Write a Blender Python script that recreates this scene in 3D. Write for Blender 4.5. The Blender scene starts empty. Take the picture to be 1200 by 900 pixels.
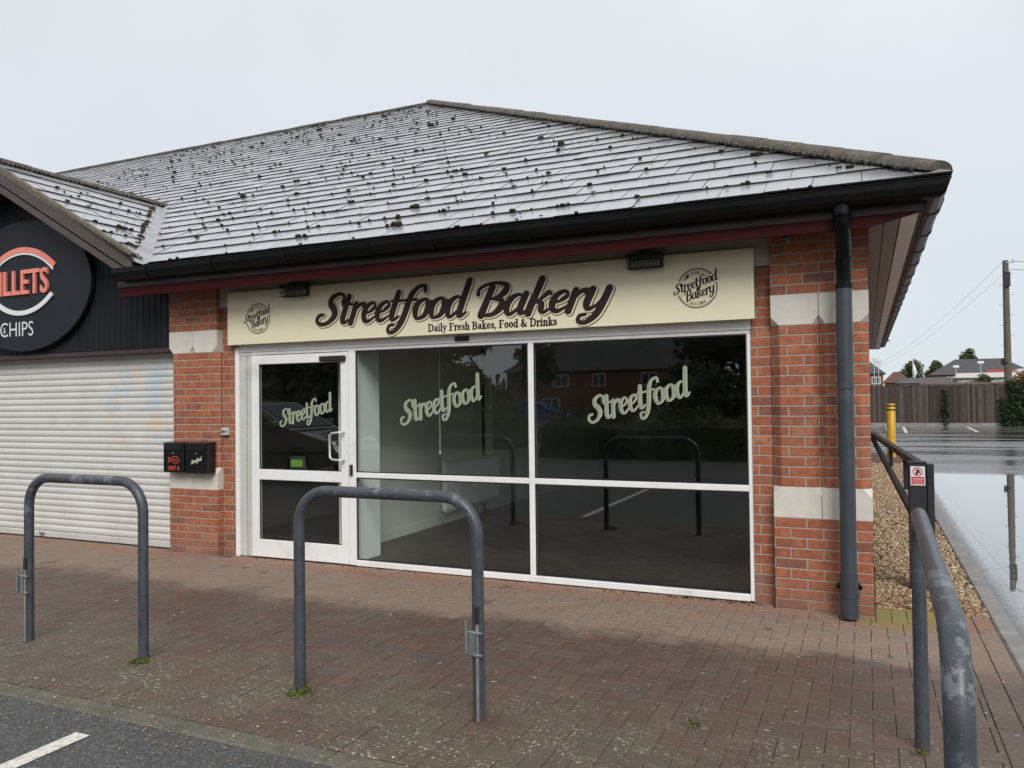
import bpy, math, random
import numpy as np
from mathutils import Vector, Matrix
random.seed(7); RNG = np.random.default_rng(7)
S = bpy.context.scene
COL = S.collection
PI = math.pi
R = math.radians
TAN = math.tan(R(29.0)); COS = math.cos(R(29.0)); SIN = math.sin(R(29.0))

# ------------------------------------------------------------------ materials
class NT:
    """small node-writing helper"""
    def __init__(s, name):
        s.m = bpy.data.materials.new(name); s.m.use_nodes = True
        s.t = s.m.node_tree; s.t.nodes.clear()
        s.out = s.t.nodes.new('ShaderNodeOutputMaterial')
    def n(s, typ, **kw):
        nd = s.t.nodes.new(typ)
        for k, v in kw.items(): setattr(nd, k, v)
        return nd
    def set(s, sock, v):
        if isinstance(v, bpy.types.NodeSocket): s.t.links.new(v, sock)
        elif isinstance(v, (tuple, list)) and sock.type == 'RGBA': sock.default_value = (*v[:3], 1)
        else: sock.default_value = v
    def math(s, op, a, b=0.0, c=0.0, clamp=False):
        nd = s.n('ShaderNodeMath', operation=op); nd.use_clamp = clamp
        s.set(nd.inputs[0], a); s.set(nd.inputs[1], b); s.set(nd.inputs[2], c)
        return nd.outputs[0]
    def noise(s, vec, scale, detail=4.0, rough=0.55, out='Fac', dist=0.0):
        nd = s.n('ShaderNodeTexNoise'); s.set(nd.inputs['Vector'], vec)
        nd.inputs['Scale'].default_value = scale; nd.inputs['Detail'].default_value = detail
        nd.inputs['Roughness'].default_value = rough; nd.inputs['Distortion'].default_value = dist
        return nd.outputs[out]
    def mix(s, fac, a, b, mode='MIX'):
        nd = s.n('ShaderNodeMix', data_type='RGBA', blend_type=mode); nd.clamp_factor = True
        s.set(nd.inputs[0], fac); s.set(nd.inputs[6], a); s.set(nd.inputs[7], b)
        return nd.outputs[2]
    def ramp(s, fac, stops, interp='LINEAR'):
        nd = s.n('ShaderNodeValToRGB'); cr = nd.color_ramp; cr.interpolation = interp
        while len(cr.elements) < len(stops): cr.elements.new(0.5)
        for e, (p, c) in zip(cr.elements, stops):
            e.position = p; e.color = (*(c if isinstance(c, (tuple, list)) else (c, c, c)), 1)
        s.set(nd.inputs[0], fac); return nd.outputs[0]
    def step(s, x, lo, hi):
        nd = s.n('ShaderNodeMapRange', interpolation_type='SMOOTHSTEP'); s.set(nd.inputs[0], x)
        nd.inputs[1].default_value = lo; nd.inputs[2].default_value = hi
        return nd.outputs[0]
    def obj(s): return s.n('ShaderNodeTexCoord').outputs['Object']
    def pos(s): return s.n('ShaderNodeNewGeometry').outputs['Position']
    def uv(s): return s.n('ShaderNodeUVMap', uv_map='uv').outputs[0]
    def xyz(s, v):
        nd = s.n('ShaderNodeSeparateXYZ'); s.set(nd.inputs[0], v); return nd.outputs
    def comb(s, x, y, z=0.0):
        nd = s.n('ShaderNodeCombineXYZ'); s.set(nd.inputs[0], x); s.set(nd.inputs[1], y); s.set(nd.inputs[2], z); return nd.outputs[0]
    def attr(s, name): return s.n('ShaderNodeAttribute', attribute_name=name).outputs
    def bump(s, h, strength=0.3, dist=0.01):
        nd = s.n('ShaderNodeBump'); s.set(nd.inputs['Height'], h)
        nd.inputs['Strength'].default_value = strength; nd.inputs['Distance'].default_value = dist
        return nd.outputs[0]
    def bsdf(s, color, rough=0.6, normal=None, **kw):
        b = s.n('ShaderNodeBsdfPrincipled')
        s.set(b.inputs['Base Color'], color); s.set(b.inputs['Roughness'], rough)
        if normal is not None: s.set(b.inputs['Normal'], normal)
        for k, v in kw.items(): s.set(b.inputs[k.replace('_', ' ')], v)
        s.t.links.new(b.outputs[0], s.out.inputs[0]); return b

MAT = {}
def plain(name, col, rough=0.5, var=0.12, scale=6.0, bump=0.0, metallic=0.0, dirt=None, bscale=None, spec=0.5, coat=0.0):
    """painted / plastic / metal surface with uneven tone, dirt and roughness"""
    t = NT(name); p = t.pos()
    n1 = t.noise(p, scale, 5); n2 = t.noise(p, scale * 9, 3)
    f = t.math('MULTIPLY_ADD', n1, 0.7, t.math('MULTIPLY', n2, 0.3))
    dark = tuple(c * (1 - var * 1.6) for c in col); lite = tuple(min(1, c * (1 + var)) for c in col)
    c = t.ramp(f, [(0.3, dark), (0.7, lite)])
    if dirt:
        c = t.mix(t.math('MULTIPLY', t.step(t.noise(p, scale * 0.6, 8, 0.7), 0.52, 0.72), dirt[1]), c, dirt[0])
    rr = t.math('MULTIPLY_ADD', n2, 0.25, rough - 0.12)
    nm = t.bump(t.noise(p, bscale or scale * 14, 4), bump, 0.004) if bump else None
    t.bsdf(c, rr, nm, Metallic=metallic, Specular_IOR_Level=spec, Coat_Weight=coat)
    MAT[name] = t.m; return t.m

def mat_brick(name, ramp, mortar, u0=0.0, dirty=0.0):
    t = NT(name); uv = t.xyz(t.uv())
    u = t.math('DIVIDE', t.math('SUBTRACT', uv[0], u0), 0.225); v = t.math('DIVIDE', uv[1], 0.075)
    row = t.math('FLOOR', v)
    us = t.math('ADD', u, t.math('MULTIPLY', t.math('MODULO', t.math('ABSOLUTE', row), 2.0), 0.5))
    col = t.math('FLOOR', us)
    fu = t.math('FRACT', us); fv = t.math('FRACT', v)
    wob = t.math('MULTIPLY', t.math('SUBTRACT', t.noise(t.pos(), 60, 3), 0.5), 0.010)
    du = t.math('MULTIPLY', t.math('MINIMUM', fu, t.math('SUBTRACT', 1.0, fu)), 0.225)
    dv = t.math('MULTIPLY', t.math('MINIMUM', fv, t.math('SUBTRACT', 1.0, fv)), 0.075)
    d = t.math('ADD', t.math('MINIMUM', du, dv), wob)
    face = t.step(d, 0.004, 0.0075)
    wn = t.n('ShaderNodeTexWhiteNoise', noise_dimensions='2D'); t.set(wn.inputs['Vector'], t.comb(col, row))
    bc = t.mix(1.0, t.ramp(wn.outputs['Value'], ramp), (0.92, 0.88, 0.85), 'MULTIPLY')
    p = t.pos()
    n1 = t.noise(p, 22, 5, 0.65); n2 = t.noise(p, 160, 3)
    bc = t.mix(t.math('MULTIPLY', t.step(n1, 0.40, 0.70), 0.75), bc, (0.19, 0.068, 0.042))
    bc = t.mix(t.math('MULTIPLY', t.step(t.noise(p, 9, 5, 0.7), 0.50, 0.66), 0.55), bc, (0.50, 0.19, 0.085))
    bc = t.mix(t.math('MULTIPLY', t.step(n2, 0.52, 0.72), 0.5), bc, (0.44, 0.23, 0.155))
    # limey bloom and dirt
    bc = t.mix(t.math('MULTIPLY', t.step(t.noise(p, 3.2, 6, 0.7), 0.52, 0.72), 0.5), bc, (0.34, 0.22, 0.17))
    mc = t.mix(t.noise(p, 35, 4), tuple(c * 0.72 for c in mortar), tuple(c * 1.15 for c in mortar))
    c = t.mix(face, mc, bc)
    if dirty: c = t.mix(t.math('MULTIPLY', t.step(t.noise(p, 1.6, 6, 0.7), 0.45, 0.7), dirty), c, (0.10, 0.065, 0.05))
    zz = t.xyz(p)[2]; splash = t.math('MULTIPLY', t.math('SUBTRACT', 1.0, t.step(t.math('ADD', zz, t.math('MULTIPLY', t.math('SUBTRACT', n1, 0.5), 0.35)), 0.02, 0.30)), 0.45)
    c = t.mix(splash, c, (0.19, 0.125, 0.095))
    h = t.math('ADD', t.math('MULTIPLY', face, 1.0), t.math('MULTIPLY', t.math('ADD', n1, n2), 0.22))
    t.bsdf(c, t.math('MULTIPLY_ADD', n2, 0.2, 0.68), t.bump(h, 0.75, 0.007), Specular_IOR_Level=0.3)
    MAT[name] = t.m; return t.m

RED = [(0.0, (0.31, 0.105, 0.062)), (0.25, (0.42, 0.140, 0.073)), (0.5, (0.36, 0.122, 0.073)), (0.68, (0.47, 0.17, 0.085)), (0.82, (0.33, 0.12, 0.08)), (0.93, (0.21, 0.10, 0.08)), (1.0, (0.51, 0.22, 0.125))]
MORTAR = (0.41, 0.315, 0.245)
mat_brick('brick_red_r', RED, MORTAR, -0.6383)
mat_brick('brick_red_l', RED, MORTAR, -6.7683)
mat_brick('brick_far', [(0.0, (0.17, 0.06, 0.04)), (1.0, (0.27, 0.10, 0.065))], (0.3, 0.24, 0.2), 0.0)

def mat_stone():
    t = NT('stone'); p = t.pos()
    n = t.noise(p, 7, 8, 0.7); n2 = t.noise(p, 220, 2)
    c = t.ramp(n, [(0.3, (0.56, 0.52, 0.455)), (0.7, (0.69, 0.655, 0.59))])
    c = t.mix(t.math('MULTIPLY', t.step(t.noise(p, 14, 6, 0.7), 0.56, 0.72), 0.35), c, (0.36, 0.33, 0.27))
    t.bsdf(c, 0.75, t.bump(n2, 0.25, 0.003), Specular_IOR_Level=0.3); MAT['stone'] = t.m
mat_stone()

def mat_tile(name, wet=0.0):
    t = NT(name); p = t.pos(); tint = t.attr('tint')[0]
    n = t.noise(p, 2.2, 7, 0.7); n2 = t.noise(p, 26, 5, 0.65)
    base = t.mix(tint, (0.27, 0.275, 0.29), (0.39, 0.395, 0.41))
    base = t.mix(t.math('MULTIPLY', t.step(n, 0.45, 0.75), 0.4), base, (0.25, 0.255, 0.265))
    base = t.mix(t.math('MULTIPLY', t.step(n2, 0.60, 0.70), 0.35), base, (0.20, 0.20, 0.19))
    base = t.mix(t.math('MULTIPLY', t.step(t.noise(p, 60, 3), 0.66, 0.72), 0.6), base, (0.42, 0.42, 0.38))
    r = t.math('ADD', t.math('MULTIPLY_ADD', n2, 0.16, 0.10), t.math('MULTIPLY', tint, 0.10))
    b = t.bsdf(base, r, t.bump(n2, 0.05, 0.004), IOR=1.6, Coat_Weight=0.9, Coat_Roughness=0.24, Coat_IOR=1.7)
    MAT[name] = t.m
mat_tile('slate')
plain('roof_under', (0.018, 0.017, 0.016), 0.9)
plain('slate_edge_shade_grime', (0.022, 0.021, 0.020), 0.8, 0.3, 9)  # slate edges: shade under each lap painted into the colour, along with wet grime
def mat_ridge():
    t = NT('ridge_tile'); p = t.pos()
    n = t.noise(p, 11, 7, 0.72); n2 = t.noise(p, 55, 4, 0.7)
    c = t.ramp(n, [(0.3, (0.055, 0.045, 0.035)), (0.52, (0.115, 0.098, 0.078)), (0.7, (0.18, 0.158, 0.125))])
    c = t.mix(t.step(n2, 0.62, 0.68), c, (0.42, 0.40, 0.33))
    c = t.mix(t.math('MULTIPLY', t.step(t.noise(p, 8, 5, 0.7), 0.56, 0.66), 0.7), c, (0.075, 0.07, 0.03))
    t.bsdf(c, 0.8, t.bump(t.math('ADD', n, n2), 0.8, 0.02)); MAT['ridge_tile'] = t.m
mat_ridge()
def mat_moss():
    t = NT('moss'); p = t.pos()
    n = t.noise(p, 30, 5, 0.7); n1 = t.noise(p, 1.5, 3)
    c = t.ramp(n, [(0.3, (0.022, 0.018, 0.012)), (0.6, (0.055, 0.045, 0.022)), (0.75, (0.09, 0.085, 0.035))])
    t.bsdf(c, 0.95, t.bump(n, 0.8, 0.02), Specular_IOR_Level=0.1); MAT['moss'] = t.m
mat_moss()
def mat_verge():
    t = NT('verge_mortar'); p = t.pos(); n = t.noise(p, 26, 6, 0.75)
    c = t.ramp(n, [(0.3, (0.07, 0.058, 0.04)), (0.55, (0.17, 0.145, 0.11)), (0.72, (0.25, 0.21, 0.13))])
    t.bsdf(c, 0.9, t.bump(n, 0.9, 0.02)); MAT['verge_mortar'] = t.m
mat_verge()

def mat_paver():
    t = NT('paver'); p = t.pos(); x = t.xyz(p); tint = t.attr('tint')[0]
    base = t.ramp(tint, [(0.0, (0.118, 0.088, 0.072)), (0.25, (0.145, 0.100, 0.081)), (0.45, (0.130, 0.105, 0.088)), (0.62, (0.160, 0.122, 0.101)), (0.8, (0.138, 0.090, 0.071)), (0.93, (0.115, 0.108, 0.10)), (1.0, (0.205, 0.112, 0.080))])
    n1 = t.noise(p, 1.1, 6, 0.65); n2 = t.noise(p, 48, 5, 0.7); n3 = t.noise(p, 7, 5, 0.7)
    base = t.mix(1.0, base, (1.05, 0.965, 0.92), 'MULTIPLY')
    base = t.mix(t.math('MULTIPLY', t.step(n3, 0.4, 0.7), 0.40), base, (0.165, 0.122, 0.098))
    # dry, dusty strip sheltered by the eaves
    edge = t.math('ADD', t.math('ADD', x[1], t.math('MULTIPLY', t.math('SUBTRACT', n1, 0.5), 1.1)), t.math('MULTIPLY', t.math('SUBTRACT', n3, 0.5), 0.40))
    dry = t.step(edge, -1.26, -0.86)
    wet = t.mix(1.0, base, (0.73, 0.71, 0.68), 'MULTIPLY')
    dust = t.mix(0.45, t.mix(1.0, base, (1.35, 1.28, 1.2), 'MULTIPLY'), (0.31, 0.245, 0.195))
    c = t.mix(dry, wet, dust)
    red = t.math('MULTIPLY', t.step(x[1], -0.42, -0.08), t.step(t.noise(p, 2.6, 5), 0.35, 0.6))
    c = t.mix(t.math('MULTIPLY', red, 0.65), c, (0.30, 0.135, 0.088))
    # lichen, grit and moss near the road edge
    near = t.math('MULTIPLY', t.step(t.math('MULTIPLY', x[1], -1.0), 1.7, 2.9), t.step(t.noise(p, 1.7, 5, 0.6), 0.34, 0.62))
    grime = t.math('MULTIPLY', near, 0.55)
    c = t.mix(grime, c, (0.115, 0.105, 0.075))
    cl_ = t.step(t.noise(p, 5.5, 4, 0.6), 0.42, 0.60)
    spots = t.math('MULTIPLY', t.step(t.noise(p, 44, 3, 0.65), 0.565, 0.615), t.math('MULTIPLY', cl_, t.math('MULTIPLY_ADD', near, 0.85, 0.16)))
    c = t.mix(spots, c, (0.40, 0.375, 0.285))
    grn = t.math('MULTIPLY', near, t.step(t.noise(p, 2.4, 5, 0.65), 0.50, 0.64))
    c = t.mix(t.math('MULTIPLY', grn, 0.40), c, (0.115, 0.12, 0.055))
    c = t.mix(t.math('MULTIPLY', t.step(t.noise(p, 85, 2, 0.6), 0.60, 0.66), 0.35), c, (0.26, 0.23, 0.19))
    spk = t.math('MULTIPLY', t.step(t.noise(p, 21, 2, 0.5), 0.70, 0.72), 0.75)
    c = t.mix(spk, c, (0.44, 0.42, 0.37))
    c = t.mix(t.math('MULTIPLY', t.step(n2, 0.46, 0.70), 0.62), c, (0.070, 0.055, 0.044))
    # oily spots near the corner, yellow-green algae by the downpipe
    dk = t.math('MULTIPLY', t.math('MULTIPLY', t.step(t.noise(p, 4.2, 2), 0.66, 0.70), dry), 0.6)
    c = t.mix(dk, c, (0.085, 0.06, 0.045))
    gx = t.math('SUBTRACT', x[0], 0.20); gy = t.math('SUBTRACT', x[1], 0.12)
    gd = t.math('SQRT', t.math('ADD', t.math('MULTIPLY', gx, gx), t.math('MULTIPLY', t.math('MULTIPLY', gy, gy), 0.6)))
    gm = t.math('SUBTRACT', 1.0, t.step(t.math('ADD', gd, t.math('MULTIPLY', t.math('SUBTRACT', n3, 0.5), 0.35)), 0.14, 0.46))
    c = t.mix(t.math('MULTIPLY', gm, 0.75), c, (0.22, 0.20, 0.045))
    r = t.math('ADD', t.math('MULTIPLY', dry, 0.26), t.math('MULTIPLY_ADD', n2, 0.35, 0.34))
    t.bsdf(c, r, t.bump(t.math('ADD', n2, t.math('MULTIPLY', n3, 1.0)), 0.5, 0.004), Specular_IOR_Level=0.42)
    MAT['paver'] = t.m
mat_paver()
def mat_joint():
    t = NT('joint_sand'); p = t.pos(); n = t.noise(p, 40, 5, 0.7)
    c = t.ramp(n, [(0.3, (0.052, 0.043, 0.035)), (0.7, (0.12, 0.10, 0.078))])
    c = t.mix(t.step(t.noise(p, 3.0, 5), 0.55, 0.68), c, (0.055, 0.062, 0.03))
    t.bsdf(c, 0.95, t.bump(n, 0.6, 0.004)); MAT['joint_sand'] = t.m
mat_joint()
def mat_asphalt():
    t = NT('asphalt'); p = t.pos(); n = t.noise(p, 150, 3, 0.6); n1 = t.noise(p, 1.0, 6, 0.65)
    v = t.n('ShaderNodeTexVoronoi'); t.set(v.inputs['Vector'], p); v.inputs['Scale'].default_value = 125
    c = t.ramp(v.outputs['Color'], [(0.0, (0.030, 0.031, 0.032)), (0.5, (0.062, 0.062, 0.063)), (0.8, (0.125, 0.124, 0.12)), (1.0, (0.30, 0.295, 0.28))])
    c = t.mix(t.math('MULTIPLY', t.step(n1, 0.4, 0.7), 0.35), c, (0.085, 0.082, 0.076))
    c = t.mix(t.math('MULTIPLY', t.step(t.noise(p, 16, 3), 0.70, 0.74), 0.5), c, (0.26, 0.25, 0.23))
    r = t.math('MULTIPLY_ADD', n1, 0.3, 0.36)
    t.bsdf(c, r, t.bump(t.math('ADD', v.outputs['Distance'], n), 0.6, 0.006)); MAT['asphalt'] = t.m
mat_asphalt()
def mat_carpark():
    t = NT('wet_asphalt'); p = t.pos(); x = t.xyz(p)
    sx = t.comb(t.math('MULTIPLY', x[0], 0.55), t.math('MULTIPLY', x[1], 0.42))
    n1 = t.noise(sx, 0.8, 5, 0.6); n = t.noise(p, 130, 3, 0.6); n4 = t.noise(p, 12, 5, 0.7)
    # one broad puddle lies along the kerb, patchy films of water elsewhere
    lo = t.math('MULTIPLY', t.step(x[1], -2.5, 1.5), t.math('SUBTRACT', 1.0, t.step(x[1], 12.2, 13.6)))
    far = t.noise(t.comb(t.math('MULTIPLY', x[0], 0.16), t.math('MULTIPLY', x[1], 0.9)), 0.55, 4, 0.6)
    kerbside = t.step(t.math('ADD', x[0], t.math('MULTIPLY', n4, 0.22)), 1.02, 1.18)
    pud = t.math('MULTIPLY', lo, t.math('MULTIPLY', kerbside, t.step(t.math('ADD', n1, 0.22), 0.44, 0.52)))
    film = t.math('MULTIPLY', t.step(far, 0.45, 0.60), 0.72)
    film = t.math('MULTIPLY', film, t.step(x[1], 12.6, 14.5))
    w = t.math('MAXIMUM', pud, film)
    c = t.ramp(n, [(0.3, (0.075, 0.074, 0.074)), (0.7, (0.17, 0.168, 0.165))])
    c = t.mix(t.math('MULTIPLY', t.step(n1, 0.45, 0.6), 0.35), c, (0.12, 0.10, 0.085))
    deb = t.math('MULTIPLY', t.step(t.noise(p, 34, 3, 0.6), 0.63, 0.66), t.math('SUBTRACT', 1.0, t.step(t.math('ADD', x[0], t.math('MULTIPLY', n4, 0.5)), 1.15, 1.65)))
    w = t.math('MULTIPLY', w, t.math('SUBTRACT', 1.0, deb))
    c = t.mix(deb, c, (0.025, 0.022, 0.018))
    r = t.ramp(w, [(0.0, 0.30), (0.5, 0.10), (1.0, 0.012)])
    h = t.math('ADD', t.math('MULTIPLY', t.math('SUBTRACT', 1.0, w), t.math('ADD', n, n4)), t.math('MULTIPLY', t.noise(t.comb(t.math('MULTIPLY', x[0], 3.0), t.math('MULTIPLY', x[1], 1.6)), 2.4, 3), 0.10))
    b = t.bsdf(c, r, t.bump(h, 0.35, 0.006), IOR=1.5, Coat_Weight=w, Coat_Roughness=0.012, Coat_IOR=1.7)
    t.t.links.new(b.inputs['Normal'].links[0].from_socket, b.inputs['Coat Normal'])
    MAT['wet_asphalt'] = t.m
mat_carpark()
def mat_gravel():
    t = NT('pebble'); tint = t.attr('tint')[0]; p = t.pos()
    c = t.ramp(tint, [(0.0, (0.13, 0.078, 0.04)), (0.2, (0.29, 0.185, 0.095)), (0.42, (0.42, 0.30, 0.165)), (0.6, (0.24, 0.15, 0.08)), (0.76, (0.55, 0.43, 0.28)), (0.88, (0.32, 0.26, 0.20)), (1.0, (0.72, 0.64, 0.50))])
    n = t.noise(p, 90, 4)
    c = t.mix(t.math('MULTIPLY', n, 0.3), c, (0.24, 0.165, 0.10))
    t.bsdf(c, 0.5); MAT['pebble'] = t.m
    t = NT('gravel_bed'); p = t.pos()
    v = t.n('ShaderNodeTexVoronoi'); t.set(v.inputs['Vector'], p); v.inputs['Scale'].default_value = 34
    c = t.ramp(v.outputs['Color'], [(0.0, (0.09, 0.058, 0.034)), (0.4, (0.20, 0.135, 0.08)), (0.75, (0.30, 0.22, 0.14)), (1.0, (0.48, 0.40, 0.30))])
    c = t.mix(t.step(v.outputs['Distance'], 0.25, 0.6), c, (0.045, 0.03, 0.02))
    t.bsdf(c, 0.75, t.bump(v.outputs['Distance'], 0.8, -0.02)); MAT['gravel_bed'] = t.m
mat_gravel()
def mat_concrete():
    t = NT('concrete'); p = t.pos(); n = t.noise(p, 4, 7, 0.7); n2 = t.noise(p, 120, 3)
    c = t.ramp(n, [(0.3, (0.17, 0.165, 0.155)), (0.7, (0.31, 0.30, 0.285))])
    c = t.mix(t.math('MULTIPLY', t.step(n2, 0.6, 0.7), 0.5), c, (0.12, 0.115, 0.10))
    t.bsdf(c, 0.6, t.bump(n2, 0.4, 0.004)); MAT['concrete'] = t.m
    t = NT('edge_concrete'); p = t.pos(); n = t.noise(p, 5, 7, 0.75); n2 = t.noise(p, 60, 4, 0.7)
    c = t.ramp(n, [(0.3, (0.055, 0.056, 0.036)), (0.5, (0.115, 0.108, 0.078)), (0.75, (0.17, 0.155, 0.12))])
    c = t.mix(t.math('MULTIPLY', t.step(n2, 0.58, 0.68), 0.7), c, (0.32, 0.30, 0.235))
    t.bsdf(c, 0.7, t.bump(t.math('ADD', n, n2), 0.7, 0.01)); MAT['edge_concrete'] = t.m
mat_concrete()
def mat_line():
    t = NT('road_paint'); p = t.pos(); n = t.noise(p, 30, 6, 0.7)
    c = t.ramp(n, [(0.34, (0.30, 0.29, 0.26)), (0.5, (0.66, 0.64, 0.57)), (0.7, (0.74, 0.72, 0.66))])
    t.bsdf(c, 0.55, t.bump(n, 0.3, 0.003)); MAT['road_paint'] = t.m
mat_line()
def mat_shutter():
    t = NT('shutter_metal'); p = t.pos(); x = t.xyz(p)
    n = t.noise(p, 2.2, 6, 0.7); n2 = t.noise(t.comb(t.math('MULTIPLY', x[0], 14.0), x[2]), 3.0, 5)
    c = t.ramp(n, [(0.3, (0.52, 0.51, 0.475)), (0.7, (0.63, 0.62, 0.585))])
    c = t.mix(t.math('MULTIPLY', t.step(n2, 0.55, 0.75), 0.25), c, (0.36, 0.335, 0.285))
    # ghost of scrubbed-off spray paint
    fx = t.math('MULTIPLY', t.step(x[0], -8.6, -7.9), t.math('MULTIPLY', t.step(x[2], 0.95, 1.3), t.math('SUBTRACT', 1.0, t.step(x[2], 1.85, 2.1))))
    blue = t.math('MULTIPLY', fx, t.step(t.noise(t.comb(x[0], t.math('MULTIPLY', x[2], 0.6), 3.0), 2.6, 4), 0.52, 0.60))
    oran = t.math('MULTIPLY', fx, t.step(t.noise(t.comb(x[0], x[2], 9.0), 2.4, 4), 0.53, 0.60))
    c = t.mix(t.math('MULTIPLY', blue, 0.60), c, (0.42, 0.52, 0.60))
    c = t.mix(t.math('MULTIPLY', oran, 0.55), c, (0.66, 0.49, 0.34))
    t.bsdf(c, 0.42, Specular_IOR_Level=0.5); MAT['shutter_metal'] = t.m
mat_shutter()
def mat_wood(name, cols, axis, sc, rough=0.6, bump=0.4):
    t = NT(name); p = t.xyz(t.pos())
    s = [p[0], p[1], p[2]]
    v = [t.math('MULTIPLY', s[i], 1.0 if i != axis else 0.06) for i in range(3)]
    g = t.noise(t.comb(*v), sc, 6, 0.65, dist=0.4); tint = t.attr('tint')[0]
    c = t.ramp(t.math('MULTIPLY_ADD', g, 0.7, t.math('MULTIPLY', tint, 0.3)), [(0.25, cols[0]), (0.5, cols[1]), (0.75, cols[2])])
    t.bsdf(c, rough, t.bump(g, bump, 0.005), Specular_IOR_Level=0.25); MAT[name] = t.m
mat_wood('fence_wood', [(0.028, 0.020, 0.016), (0.060, 0.046, 0.038), (0.125, 0.102, 0.088)], 2, 40, 0.8)
mat_wood('soffit_wood', [(0.11, 0.075, 0.065), (0.16, 0.115, 0.10), (0.21, 0.155, 0.14)], 1, 50, 0.35, 0.15)
mat_wood('barge_wood', [(0.055, 0.043, 0.040), (0.085, 0.069, 0.063), (0.12, 0.10, 0.092)], 0, 45, 0.6, 0.25)
mat_wood('clad_wood', [(0.004, 0.005, 0.008), (0.007, 0.0085, 0.012), (0.012, 0.014, 0.019)], 2, 60, 0.6, 0.2)
mat_wood('pole_wood', [(0.07, 0.06, 0.045), (0.13, 0.115, 0.09), (0.19, 0.175, 0.145)], 2, 30, 0.8)
plain('white_paint', (0.82, 0.82, 0.80), 0.35, 0.05, 3.0, dirt=((0.46, 0.44, 0.39), 0.45))
plain('dirty_white', (0.56, 0.55, 0.515), 0.45, 0.08, 3.0, dirt=((0.30, 0.28, 0.24), 0.7))
plain('gasket', (0.016, 0.017, 0.017), 0.5)
plain('cream_panel', (0.80, 0.735, 0.525), 0.38, 0.03, 1.2, dirt=((0.69, 0.62, 0.45), 0.35))
plain('sign_brown', (0.036, 0.018, 0.016), 0.5, 0.05, spec=0.2)
plain('sign_shadow', (0.080, 0.045, 0.036), 0.45, 0.05)
plain('vinyl_green', (0.27, 0.30, 0.215), 0.5, 0.06, 8)
plain('vinyl_edge', (0.42, 0.45, 0.34), 0.5, 0.06, 8)
plain('vinyl_cream', (0.74, 0.71, 0.52), 0.5, 0.04)
plain('beige_board', (0.40, 0.355, 0.30), 0.6, 0.08)
plain('fascia_brown', (0.058, 0.034, 0.037), 0.38, 0.15, 4, spec=0.3)
plain('fascia_red', (0.044, 0.0050, 0.0055), 0.6, 0.15, 4, spec=0.12)
plain('black_plastic', (0.0032, 0.0032, 0.0036), 0.32, 0.2, 5, dirt=((0.010, 0.010, 0.009), 0.4), spec=0.22)
plain('pipe_grey', (0.042, 0.050, 0.062), 0.42, 0.16, 5, dirt=((0.085, 0.09, 0.10), 0.5))
plain('black_gloss', (0.008, 0.008, 0.010), 0.22, 0.1)
plain('matt_black', (0.016, 0.018, 0.022), 0.55, 0.15, 5)
def mat_hoop():
    t = NT('hoop_paint'); p = t.pos(); z = t.xyz(p)[2]
    n = t.noise(p, 9, 6, 0.7); n2 = t.noise(p, 90, 4, 0.6)
    c = t.ramp(n, [(0.3, (0.034, 0.040, 0.050)), (0.7, (0.062, 0.070, 0.084))])
    c = t.mix(t.math('MULTIPLY', t.step(n2, 0.60, 0.66), 0.6), c, (0.13, 0.14, 0.155))
    c = t.mix(t.math('MULTIPLY', t.step(t.noise(p, 40, 3), 0.66, 0.68), 0.7), c, (0.012, 0.012, 0.014))
    sc_ = t.math('MULTIPLY', t.step(t.math('ADD', t.noise(p, 5, 6, 0.75), t.math('MULTIPLY', t.noise(p, 45, 3), 0.12)), 0.60, 0.63), t.step(z, 0.70, 0.95))
    c = t.mix(t.math('MULTIPLY', sc_, 0.7), c, (0.17, 0.185, 0.20))
    c = t.mix(t.math('MULTIPLY', t.math('SUBTRACT', 1.0, t.step(t.math('ADD', z, t.math('MULTIPLY', n2, 0.05)), 0.03, 0.09)), 0.6), c, (0.075, 0.062, 0.045))
    beads = t.math('MULTIPLY', t.step(t.noise(p, 150, 2), 0.55, 0.66), t.step(z, 0.98, 1.03))
    t.bsdf(c, t.math('MULTIPLY_ADD', n2, 0.25, 0.32), t.bump(t.math('ADD', n2, t.math('MULTIPLY', beads, 2.0)), 0.3, 0.003), Coat_Weight=0.2, Coat_Roughness=0.2); MAT['hoop_paint'] = t.m
mat_hoop()
plain('steel', (0.45, 0.46, 0.47), 0.38, 0.15, 20, metallic=0.9)
plain('galv', (0.32, 0.33, 0.34), 0.45, 0.2, 20, metallic=0.6)
plain('alu_handle', (0.70, 0.70, 0.68), 0.3, 0.06, metallic=0.7)
plain('coral', (0.82, 0.25, 0.19), 0.4, 0.05)
plain('sign_white', (0.74, 0.76, 0.77), 0.4, 0.04)
plain('disc_black', (0.014, 0.017, 0.023), 0.5, 0.12, 3, spec=0.25)
plain('orange_ink', (0.72, 0.10, 0.03), 0.5, 0.05)
plain('red_ink', (0.55, 0.025, 0.05), 0.45, 0.05)
plain('yellow_paint', (0.62, 0.36, 0.018), 0.4, 0.12, 8, dirt=((0.35, 0.22, 0.05), 0.5))
plain('lcd_green', (0.13, 0.30, 0.03), 0.4, 0.05)
plain('grey_box', (0.50, 0.51, 0.53), 0.4, 0.08)
plain('wall_paint', (0.84, 0.84, 0.74), 0.8, 0.04, 2)
plain('pier_paint', (0.90, 0.95, 0.95), 0.7, 0.02, 2)
plain('dark_wall', (0.16, 0.16, 0.155), 0.8, 0.06, 2)
plain('ceiling_paint', (0.78, 0.78, 0.76), 0.8, 0.04, 2)
plain('vinyl_floor', (0.022, 0.021, 0.021), 0.38, 0.2, 3)
plain('radiator_paint', (0.93, 0.93, 0.91), 0.4, 0.03)
plain('chrome', (0.7, 0.7, 0.7), 0.15, 0.05, metallic=1.0)
plain('tyre', (0.012, 0.012, 0.012), 0.8)
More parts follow.
